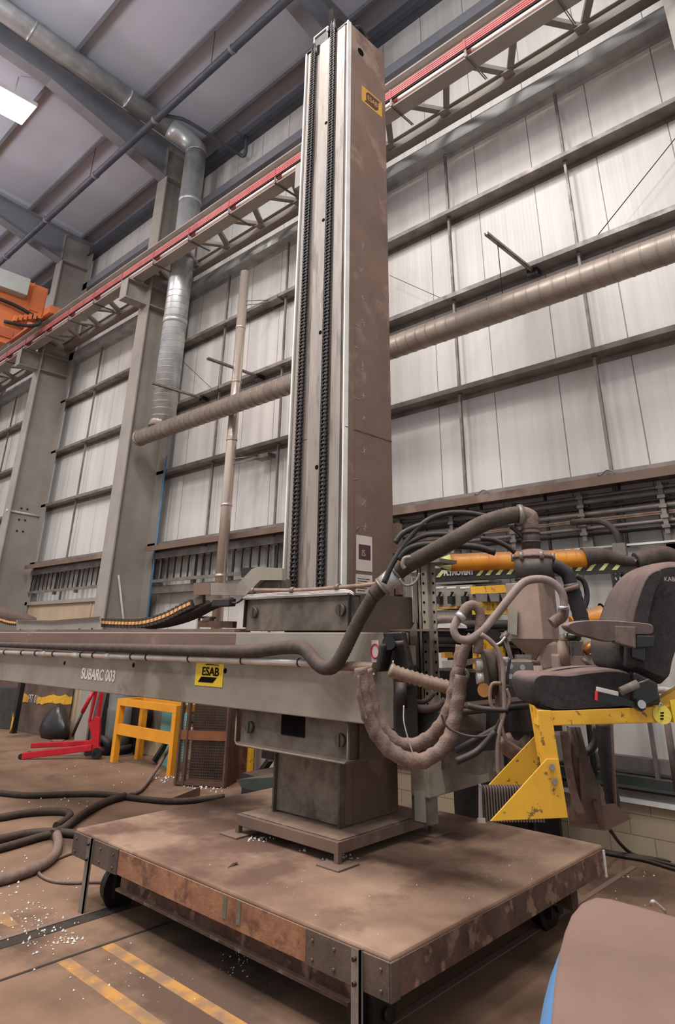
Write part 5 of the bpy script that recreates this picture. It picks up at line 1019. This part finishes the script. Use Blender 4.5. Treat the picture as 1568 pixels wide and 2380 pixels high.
solo('dark_post', MB().box((PY(1413, 1400, 7.2).x-.03, 7.45, PY(1413, 1440, 7.2).z), (PY(1413, 1400, 7.2).x+.03, 7.60, PY(1410, 1330, 7.2).z)), M_grn, 'slim dark green post on the wall left of the perforated posts', 'post')
solo('pipe_bend', MB().tube([PY(1330, 1214, 7.3), PY(1350, 1213, 7.1), PY(1385, 1211, 7.1), PY(1410, 1218, 7.1), PY(1430, 1238, 7.1), PY(1440, 1265, 7.1), PY(1446, 1290, 7.1)], .035, 12, 5), M_hose, 'dark bent pipe in front of the conduit rack, ending behind the extraction arm', 'pipe')
solo('cable_gland', MB().box(PY(1425, 1292, 7.0), PY(1455, 1262, 7.05)), M_galvd, 'grey bracket plate around the foot of the bent pipe', 'bracket')
solo('dark_pole', MB().cyl(PY(1550, 1680, 5.5), PY(1574, 1840, 5.5), .025, 12), M_hose, 'dark pole at the right edge under the yellow beam', 'pole')
solo('dark_pole', MB().cyl((PY(1375, 1745, 7.4).x, 7.4, .7), (PY(1375, 1745, 7.4).x, 7.4, 2.8), .03, 10), M_grn, 'thin dark pole on the wall left of the black ribbed hose', 'pole')
solo('floor_cable', MB().tube([PZ(1415, 1925, .45), PZ(1440, 1960, .15), PZ(1470, 1985, .02), PZ(1520, 2000, .02), PZ(1600, 2020, .02)], .016, 8, 5), M_black, 'black cable coming down to the floor at the foot of the right wall', 'cable')
for i in range(3):
    solo('floor_cable', MB().tube([PZ(1395, 1975+i*3, .02), PZ(1450, 1985+i*3, .02), PZ(1500, 1992+i*4, .02), PZ(1560, 2002+i*8, .02), PZ(1640, 2015+i*12, .02)], .014, 8, 4), M_black, ['black cable on the floor closest to the right wall', 'black cable on the floor, middle of the three by the right wall', 'black cable on the floor, outermost of the three by the right wall'][i], 'cable', 'cables along the right wall')
solo('bent_wire', MB().tube([PZ(1512, 2103, .12), PZ(1516, 2095, .16), PZ(1525, 2100, .12), PZ(1545, 2118, .02)], .012, 8, 4), M_wht, 'small bent white strip on the floor behind the rose-brown hood', 'scrap')

# ================================================================== FLOOR, LEFT SIDE
for x0, x1, l in ((-5.74, -5.69, 'steel floor rail under the left wheels of the trolley'), (-3.05, -3.0, 'steel floor rail under the right wheels of the trolley')):
    solo('floor_rail', MB().box((x0, -3, 0), (x1, 7.2, .008)), M_brown, l, 'rail', 'floor rails')
solo('rail_slot', MB().box((-5.685, -3, 0), (-5.56, 7.2, .003)), mat('dark_oily_slot', (60, 48, 40), (46, 36, 30), 6, .9), 'dark groove in the floor beside the left floor rail', 'groove')
solo('rail_slot', MB().box((-5.12, -3, 0), (-5.095, 7.2, .003)), MATS['dark_oily_slot'], 'thin dark joint line in the floor right of the left rail', 'groove')
def wornpaint():
    m = bpy.data.materials.new('worn_yellow_line'); m.use_nodes = True; nt = m.node_tree; N = nt.nodes; L = nt.links; b = N['Principled BSDF']
    g = N.new('ShaderNodeNewGeometry'); n = N.new('ShaderNodeTexNoise'); n.inputs['Scale'].default_value = 6; n.inputs['Detail'].default_value = 6; L.new(g.outputs['Position'], n.inputs['Vector'])
    r = N.new('ShaderNodeMapRange'); r.inputs['From Min'].default_value = .38; r.inputs['From Max'].default_value = .58; L.new(n.outputs['Fac'], r.inputs['Value'])
    x = N.new('ShaderNodeMix'); x.data_type = 'RGBA'; L.new(r.outputs[0], x.inputs[0]); x.inputs[6].default_value = lin((184, 132, 66)); x.inputs[7].default_value = lin((140, 108, 82)); L.new(x.outputs[2], b.inputs['Base Color']); b.inputs['Roughness'].default_value = .9; return m
M_line = wornpaint()
solo('floor_line', MB().box((-5.09, 2.97, 0), (-1.0, 3.06, .002)), M_line, 'worn yellow painted floor line nearest the platform', 'floor marking', 'yellow floor lines')
solo('floor_line', MB().box((-5.09, 2.66, 0), (-1.0, 2.75, .002)), M_line, 'worn yellow painted floor line second from the platform, in front of the first', 'floor marking', 'yellow floor lines')
solo('floor_patch', MB().prism([PZ(0, 2120, 0), PZ(22, 2127, 0), PZ(44, 2150, 0), PZ(20, 2155, 0), PZ(-10, 2140, 0)], (0, 0, .002)), M_line, 'worn yellow paint patch on the floor at the left edge', 'floor marking')
def flo(pts, r, m_, lab, cat='cable', name='floor_hose', n=10, grp='hoses on the floor'):
    P_ = [PZ(p[0], p[1], (p[2] if len(p) > 2 else r)) for p in pts]
    solo(name, MB().tube(P_, r, n, 6), m_, lab, cat, grp)
flo([(-60, 1838), (0, 1843), (70, 1849), (160, 1846), (240, 1846), (330, 1857), (393, 1862), (450, 1860), (520, 1852)], .035, M_fhose, 'long black hose lying on the floor farthest back, below the yellow stand', 'hose')
flo([(430, 1642, 1.0), (415, 1690, .6), (398, 1730, .35), (375, 1770, .15), (350, 1808, .04), (325, 1838, .03), (300, 1845, .03), (268, 1852, .03)], .026, M_wrap, 'brown cable coming down past the yellow stand to the floor', 'cable')
flo([(290, 1850), (250, 1862), (205, 1885), (175, 1905), (150, 1925), (120, 1940)], .045, M_fhose, 'thick dark hose running from the long hose towards the left front', 'hose')
flo([(-60, 1905), (0, 1900), (60, 1890), (120, 1886), (155, 1888), (163, 1897), (150, 1908), (130, 1920)], .04, M_fhose, 'thick dark hose with a sharp turn near the left edge', 'hose')
flo([(-60, 1955), (0, 1950), (60, 1938), (120, 1934), (200, 1940)], .04, M_fhose, 'dark hose running under the left corner of the platform', 'hose')
flo([(-60, 1985), (0, 1972), (50, 1958), (95, 1945), (135, 1936)], .038, M_fhose, 'dark hose joining the one that runs under the platform corner', 'hose')
flo([(132, 1940), (135, 1962), (125, 1990), (90, 2015), (40, 2034), (0, 2045), (-60, 2058)], .045, M_wrap, 'thick dusty hose curving round to the left edge of the photo', 'hose')
flo([(190, 1978), (160, 1985), (135, 1995), (100, 2008), (88, 2022), (95, 2035), (120, 2047), (160, 2052), (215, 2050), (260, 2051)], .014, M_wrap, 'thin brown cable looping on the floor in front of the left platform leg', 'cable', 'floor_cable', 8)
# crates
def crate(name, lab, P3, zt, m_, txt=None, band=None):
    t = thing(name, lab, 'crate', (P3[0].x, P3[0].y, 0))
    L_, C_, R_ = P3; B_ = L_+R_-C_
    part('body', MB().prism([L_, C_, R_, B_], (0, 0, zt)), m_, t, bev=.01)
    return t
L_, C_ = PZ(38, 1699, 0), PZ(92, 1708, 0); R_ = V((-14.75, 7.36, 0)); R_ = PY(158, 1690, 7.36); R_.z = 0
t = crate('lidded_crate', 'brown oil crate with a ragged yellow band, near the wall at the far left', [L_, C_, R_], 1.02, M_wood)
def band(a, b, z0, z1, parent, m_, jag=7, off=.012):
    n_ = V((b.y-a.y, a.x-b.x, 0)).normalized()
    top = []; bot = []
    for i in range(jag+1):
        p = a.lerp(b, i/jag)+n_*off; top.append(p+V((0, 0, z1+random.uniform(-.03, .03)))); bot.append(p+V((0, 0, z0+random.uniform(-.02, .02))))
    part('yellow_band', MB().prism(bot+top[::-1], -n_*.008), m_, parent)
C_b = C_
band(L_, L_.lerp(C_, .27), .58, .74, t, M_yel, 3); band(L_.lerp(C_, .68), C_, .58, .74, t, M_yel, 3); band(C_, R_, .60, .76, t, M_yel)
U_ = (C_-L_).normalized(); nn_ = V((U_.y, -U_.x, 0))
text_part('lettering', 'PIT 01', .2, M_wht, t, L_.lerp(C_, .30)+V((0, 0, .59))+nn_*.016, U_, nn_, UP, .003, fit=(.36, .16))
L2, C2 = PZ(-40, 1690, 0), PZ(26, 1696, 0)
t = crate('lidded_crate', 'dark grey crate with white stencilled letters at the left edge', [L2, C2, C2+V((.5, .4, 0))], .84, M_crd)
U2 = (C2-L2).normalized(); n2b = V((U2.y, -U2.x, 0))
text_part('lettering', 'D-LUG:', .2, M_wht, t, PZ(-20, 1689, 0)+V((0, 0, .52))+n2b*.03, U2, n2b, UP, .003, fit=(.75, .17))
part('lid_stack', MB().prism([L2+V((0, .05, .84)), C2+V((0, .05, .84)), C2+V((.5, .42, .84)), L2+V((.5, .42, .84))], (0, 0, .22)), M_wood, t)
p = PZ(30, 1704, 0)
t = thing('black_post', 'black post with a chipped yellow foot between the two crates', 'post', p)
part('post', MB().box((p.x-.07, p.y-.05, 0), (p.x+.07, p.y+.05, 1.3)), M_plast, t)
part('yellow_foot', MB().prism([p+V((-.03, -.055, .02)), p+V((.03, -.055, .1)), p+V((.05, -.055, .34)), p+V((.02, -.055, .28)), p+V((-.04, -.055, .40))], (0, -.006, 0)), M_yel, t)
# red engine hoist
HA, HB = V((-12.88, 5.53, 0)), V((-12.03, 6.35, 0)); HN = V((HB.y-HA.y, HA.x-HB.x, 0)).normalized()
hv = lambda px, py: PV(px, py, HA, HB)
t = thing('engine_hoist', 'bright red folding workshop hoist with long low legs, beside the foot of the ducted column', 'hoist', HA.lerp(HB, .6))
part('leg', MB().bar(hv(52, 1757), hv(214, 1737), .07, .10), M_red, t, bev=.01)
part('leg', MB().bar(hv(58, 1738)-HN*.25, hv(205, 1731)-HN*.25, .07, .08), M_red, t, bev=.01)
c = hv(48, 1768); c.z = .045
part('caster', MB().cyl(c-HN*.03, c+HN*.03, .045, 14), M_dark, t)
c = hv(54, 1746)-HN*.25; c.z = .045
part('caster', MB().cyl(c-HN*.03, c+HN*.03, .045, 14), M_dark, t)
c = hv(226, 1745); c.z = .09
part('caster', MB().cyl(c-HN*.06, c+HN*.03, .09, 16), M_dark, t)
c = hv(200, 1752); c.z = .07; part('skid', MB().bar(c, hv(226, 1748)-V((0, 0, .02)), .06, .05), M_dark, t)
part('base_plate', MB().prism([hv(*q) for q in ((192, 1748), (200, 1726), (213, 1716), (206, 1684), (213, 1672), (223, 1665), (233, 1667), (229, 1735), (237, 1744), (222, 1742), (216, 1748))], -HN*.09), M_red, t, bev=.006)
part('mast', MB().bar(hv(226, 1668)-HN*.05, hv(236, 1600)-HN*.05, .045, .05), M_red, t)
part('jack', MB().bar(hv(206, 1680)-HN*.05, hv(225, 1600)-HN*.05, .055, .05), M_red, t)
part('chrome_strip', MB().bar(hv(214, 1672)+HN*.01, hv(230, 1606)+HN*.01, .012, .012), M_galv, t)
part('handle_tube', MB().cyl(hv(190, 1656)-HN*.03, hv(217, 1604)-HN*.03, .035, 10), M_red, t)
part('handle', MB().cyl(hv(166, 1712)-HN*.03, hv(191, 1654)-HN*.03, .026, 10), M_black, t)
mb = MB(); c = PZ(148, 1712, 0); c.y = min(c.y, 7.0)
mb.loft([[V((c.x+math.cos(a)*r*(1+.12*math.sin(3*a+z*9)), 7.05+math.sin(a)*r*.45, z)) for a in [k*pi/8 for k in range(16)]] for r, z in ((.46, 0), (.52, .12), (.46, .28), (.36, .42), (.22, .56), (.08, .62))])
solo('black_bag', mb, M_plast, 'black plastic sack slumped beside the brown oil crate', 'sack')
solo('orange_scrap', MB().bar(PZ(120, 1722, .02), PZ(148, 1722, .02), .1, .03), M_rust, 'small orange-brown offcut on the floor behind the red hoist', 'scrap')
# vacuum / grey bin with hose
t = thing('vacuum_cleaner', 'grey ribbed drum vacuum with a fat black hose left of the yellow stand', 'vacuum', PZ(275, 1735, 0))
b = PZ(276, 1738, 0); b.y = 7.0; b.x = PY(276, 1700, 7.0).x
part('drum', MB().lathe((b.x, b.y, 0), [(.20, .12), (.24, .3), (.25, .7), (.25, .72), (.24, .74), (.25, 1.0), (.22, 1.2)], 24), mat('blue_grey_plastic', (126, 130, 126), (108, 112, 108), 4, .5), t)
part('base', MB().cyl((b.x, b.y, 0.0), (b.x, b.y, .14), .27, 24), M_black, t)
part('hose', MB().tube([(b.x-.32, b.y-.12, .1), (b.x-.30, b.y-.14, .5), (b.x-.25, b.y-.12, 1.0), (b.x-.2, b.y-.1, 1.4)], .07, 12, 5), M_black, t)
part('hose_coil', MB().tube([(b.x-.3, b.y-.2, .1), (b.x-.1, b.y-.3, .25), (b.x+.15, b.y-.28, .2), (b.x+.1, b.y-.25, .05), (b.x-.15, b.y-.25, .07)], .06, 10, 5), M_black, t)
c = PY(322, 1665, 7.15)
t = thing('hand_cart', 'black cart wheel seen through the frame of the yellow stand', 'cart', (c.x, 7.15, c.z-.35))
part('tyre', MB().lathe((c.x, 7.1, c.z), [(.33, 0), (.36, .04), (.36, .1), (.33, .14), (.22, .14), (.22, 0)], 28, (1, 0, 0), (0, 0, 1), (0, 1, 0)), M_black, t)
part('hub', MB().cyl((c.x, 7.08, c.z), (c.x, 7.26, c.z), .2, 20), M_plast, t)
part('stand', MB().box((c.x-.04, 7.14, 0), (c.x+.04, 7.22, c.z)), M_plast, t)
solo('grey_toolbox', MB().box((PY(330, 1700, 7.25).x, 7.25, PY(340, 1692, 7.25).z), (PY(372, 1700, 7.25).x, 7.36, PY(340, 1640, 7.25).z)), M_galvd, 'small grey box behind the yellow stand right of the wheel', 'box')
solo('buff_step', MB().box((PY(300, 1700, 7.3).x, 7.3, 0), (PY(372, 1700, 7.3).x+.1, 7.5, PY(340, 1680, 7.3).z)), M_tan, 'low buff ledge against the wall behind the yellow stand', 'ledge')
# yellow stand
SX0, SX1, SY0, SY1, SH = -11.5, -9.78, 6.52, 6.95, .96
t = thing('yellow_stand', 'yellow-orange steel trestle stand on the floor left of the wire cage', 'stand', (-10.6, 6.6, 0))
for x, y in ((SX0, SY0), (SX1, SY0), (SX0+.04, SY1), (SX1, SY1)): part('leg', MB().box((x-.05, y-.04, 0), (x+.05, y+.06, SH-.101)), M_stand, t)
part('top_rail', MB().box((SX0-.05, SY0-.04, SH-.10), (SX1+.05, SY0+.06, SH)).box((SX0-.05, SY1-.04, SH-.10), (SX1+.05, SY1+.06, SH)).box((SX0-.05, SY0+.061, SH-.1), (SX0+.05, SY1-.041, SH)).box((SX1-.05, SY0+.061, SH-.1), (SX1+.05, SY1-.041, SH)), M_stand, t)
part('middle_rail', MB().box((SX0+.05, SY0-.035, .42), (SX1-.05, SY0+.02, .58)), M_stand, t)
fp = part('foot_plate', MB().box((SX0-.12, SY0-.1, 0), (SX0+.16, SY0+.12, .006)).box((SX1-.08, SY0-.1, 0), (SX1+.1, SY0+.12, .006)), M_galvd, t)
solo('turquoise_locker', MB().box((PY(372, 1700, 7.2).x, 7.2, .35), (PY(398, 1700, 7.2).x, 7.38, 1.45)), M_cyan, 'turquoise metal locker panel behind the right half of the yellow stand', 'locker')
solo('turquoise_strip', MB().box((PY(424, 1700, 6.9).x, 6.9, .1), (PY(431, 1700, 6.9).x, 6.94, 1.5)), M_cyan, 'narrow turquoise strip behind the left side of the wire cage', 'panel')
solo('turquoise_pedal', MB().prism([PZ(372, 1775, .0), PZ(392, 1787, .0), PY(396, 1735, 7.0), PY(388, 1733, 7.0)], (0, .04, .02)), M_cyan, 'turquoise lever leaning at the foot of the stand', 'lever')
solo('black_pedal', MB().bar(PZ(358, 1770, .04), PY(386, 1727, 7.05), .09, .07), M_plast, 'black bar leaning under the yellow stand', 'bar')
# wire cage
g0, g1 = PZ(408, 1826, 0), PZ(520, 1832, 0)
t = thing('wire_cage', 'rusty wire mesh cage with an orange-brown rail, right of the yellow stand', 'cage', g0)
ge = V((g1.x, g1.y, 0)); gd = (ge-g0); gn = V((-gd.y, gd.x, 0)).normalized(); gn = gn if gn.y > 0 else -gn
for f in (0, .16, 1): q = g0+gd*f; part('post', MB().bar(q, q+V((0, 0, 1.6)), .045), M_mesh, t)
part('rail', MB().bar(g0+V((0, 0, .62)), ge+V((0, 0, .62)), .03, .12, up=gd), mat('orange_brown_rail', (140, 84, 50), (116, 68, 42), 5, .7), t) if False else part('rail', MB().prism([g0+gn*-.02+V((0, 0, .58)), ge+gn*-.02+V((0, 0, .58)), ge+gn*-.02+V((0, 0, .70)), g0+gn*-.02+V((0, 0, .70))], gn*.02), mat('orange_brown_rail', (140, 84, 50), (116, 68, 42), 5, .7), t, 'orange-brown rail')
part('bottom_rail', MB().bar(g0+V((0, 0, .04)), ge+V((0, 0, .04)), .04, .05), M_mesh, t)
ms = MB(); L__ = gd.length; k = 0
while k < L__: q = g0+gd*(k/L__)+gn*.02; ms.bar(q+V((0, 0, .05)), q+V((0, 0, 1.55)), .004, .004); k += .035
z = .08
while z < 1.55: ms.bar(g0+gn*.02+V((0, 0, z)), ge+gn*.02+V((0, 0, z)), .004, .004); z += .035
part('wire_mesh', ms, M_mesh, t)
part('back_panel', MB().prism([g0+gn*.42, ge+gn*.42, ge+gn*.42+V((0, 0, 1.5)), g0+gn*.42+V((0, 0, 1.5))], gn*.02), mat('dark_brown_panel', (62, 46, 38), (48, 36, 30), 4, .8), t)
part('side_panel', MB().prism([ge, ge+gn*.42, ge+gn*.42+V((0, 0, 1.6)), ge+V((0, 0, 1.6))], gd.normalized()*.02), M_mesh, t)
part('kick_plate', MB().prism([g0, g0+gn*.42, ge+gn*.42, ge], (0, 0, .02)), M_mesh, t)
solo('brown_cabinet', MB().box((PY(526, 1780, 7.1).x, 7.1, 0), (PY(562, 1780, 7.1).x, 7.4, 1.3)), M_rust, 'orange-brown cabinet between the wire cage and the yellow post', 'cabinet')
solo('yellow_post', MB().box((PY(573, 1780, 7.0).x, 7.0, 0), (PY(581, 1780, 7.0).x, 7.06, 1.3)), M_yel, 'thin yellow post seen under the boom left of the mast base', 'post')
solo('pale_box', MB().box((PY(590, 1780, 7.3).x, 7.3, .1), (PY(640, 1780, 7.3).x, 7.45, 1.0)), mat('pale_pink_board', (190, 174, 164), (178, 160, 150), 3, .7), 'pale board behind the black strut left of the mast base', 'board')
solo('black_strut', MB().bar(PY(596, 1810, 7.0), PY(628, 1765, 7.0), .1, .06), M_black, 'black strut leaning in front of the pale board', 'strut')
hp_ = [PZ(545, 1838, 0), PZ(640, 1875, 0)]
t = thing('machine_housing', 'low dark machine housing on the floor left of the mast base', 'machine', PZ(600, 1850, 0))
part('housing', MB().prism([PY(552, 1812, 6.2), PY(640, 1806, 6.2), PY(640, 1850, 6.2), PY(560, 1830, 6.2)], (0, .7, 0)), M_grn, t)
part('skirt', MB().prism([PZ(560, 1846, 0), PZ(650, 1876, 0), PZ(650, 1876, 0)+V((.1, .5, 0)), PZ(560, 1846, 0)+V((0, .6, 0))], (0, 0, .25)), M_black, t)
# flux crumbs scattered on floor and deck
def ico(mb, c, r):
    a = [random.uniform(.6, 1.3)*r for _ in range(6)]
    c = V(c); vs = [c+V((a[0], 0, 0)), c+V((0, a[1], 0)), c+V((-a[2], 0, 0)), c+V((0, -a[3], 0)), c+V((0, 0, a[4])), c+V((0, 0, -a[5]*.5))]
    mb.add(vs, [(0, 1, 4), (1, 2, 4), (2, 3, 4), (3, 0, 4), (1, 0, 5), (2, 1, 5), (3, 2, 5), (0, 3, 5)])
mb = MB()
def scatter(px, py, sx, sy, n, z=0, r=.012):
    for _ in range(n):
        q = PZ(random.gauss(px, sx), random.gauss(py, sy), z)
        if abs(q.x) > 20 or q.y > 7.3: continue
        ico(mb, (q.x, q.y, z+r*.3), random.uniform(.4, 1.2)*r)
scatter(80, 2130, 60, 35, 70, r=.010); scatter(155, 2185, 18, 6, 26); scatter(90, 2180, 40, 25, 40); scatter(30, 2060, 60, 30, 30)
scatter(460, 1832, 30, 5, 40, r=.02); scatter(385, 1812, 14, 6, 18, r=.022); scatter(200, 1800, 110, 25, 30, r=.012); scatter(150, 1860, 60, 10, 20)
scatter(360, 2300, 90, 30, 12, r=.006); scatter(560, 2230, 30, 20, 40, r=.007); scatter(250, 2260, 80, 50, 14, r=.007); scatter(1480, 2050, 40, 30, 10, r=.01)
scatter(600, 1855, 40, 8, 10, r=.012)
solo('flux_crumbs', mb, M_fluff, 'white flux crumbs scattered over the floor', 'crumbs', kind='stuff')
mb = MB()
def sc2(px, py, sx, sy, n, r=.007):
    for _ in range(n):
        q = PZ(random.gauss(px, sx), random.gauss(py, sy), PT)
        if PX0+.02 < q.x < PX1-.02 and PY0+.02 < q.y < PY1-.02: ico(mb, (q.x, q.y, PT+r*.3), random.uniform(.4, 1.2)*r)
sc2(607, 1951, 16, 3, 30, .010); sc2(800, 1995, 14, 4, 26, .010); sc2(760, 2000, 10, 4, 14, .009); sc2(705, 1977, 6, 2, 5, .01); sc2(770, 2080, 180, 60, 50, .004); sc2(1180, 2050, 120, 50, 24, .005)
solo('flux_crumbs', mb, M_fluff, 'white flux crumbs scattered over the platform deck', 'crumbs', kind='stuff')

# ================================================================== FOREGROUND HOOD
def hood():
    zt = 1.2
    out = [(1281, 2420), (1283, 2360), (1290, 2280), (1300, 2215), (1312, 2168), (1328, 2128), (1352, 2100), (1385, 2086), (1420, 2090), (1500, 2112), (1568, 2131), (1680, 2165)]
    top = [PZ(a, b, zt) for a, b in out]; far = [V((-.45, 2.47, zt)), V((-.45, 1.55, zt))]
    t = thing('dusty_hood', 'blue machine with a rose-brown dust-covered rounded top in the near right corner', 'machine', (-.85, 1.8, 0))
    ring = top+far; c = sum(ring, V((0, 0, 0)))/len(ring)
    rings = []
    for dz, s_ in ((-.035, 1.028), (-.018, 1.024), (-.006, 1.012), (0, 1.0), (.004, .93), (.006, .6), (.006, .2)):
        rings.append([V((c.x+(p.x-c.x)*s_, c.y+(p.y-c.y)*s_, zt+dz)) for p in ring])
    part('dusty_top', MB().loft(rings), M_fg, t, 'rose-brown dusty top')
    rings = []
    for z, sh in ((0, .085), (.5, .085), (.9, .085), (1.02, .075), (1.1, .05), (1.15, .02), (1.17, .0)):
        rings.append([V((c.x+(p.x-c.x)*1.02, c.y+(p.y-c.y)*1.02, z))-RH*sh for p in ring])
    part('blue_casing', MB().loft(rings), M_blue, t, 'blue casing')
hood()
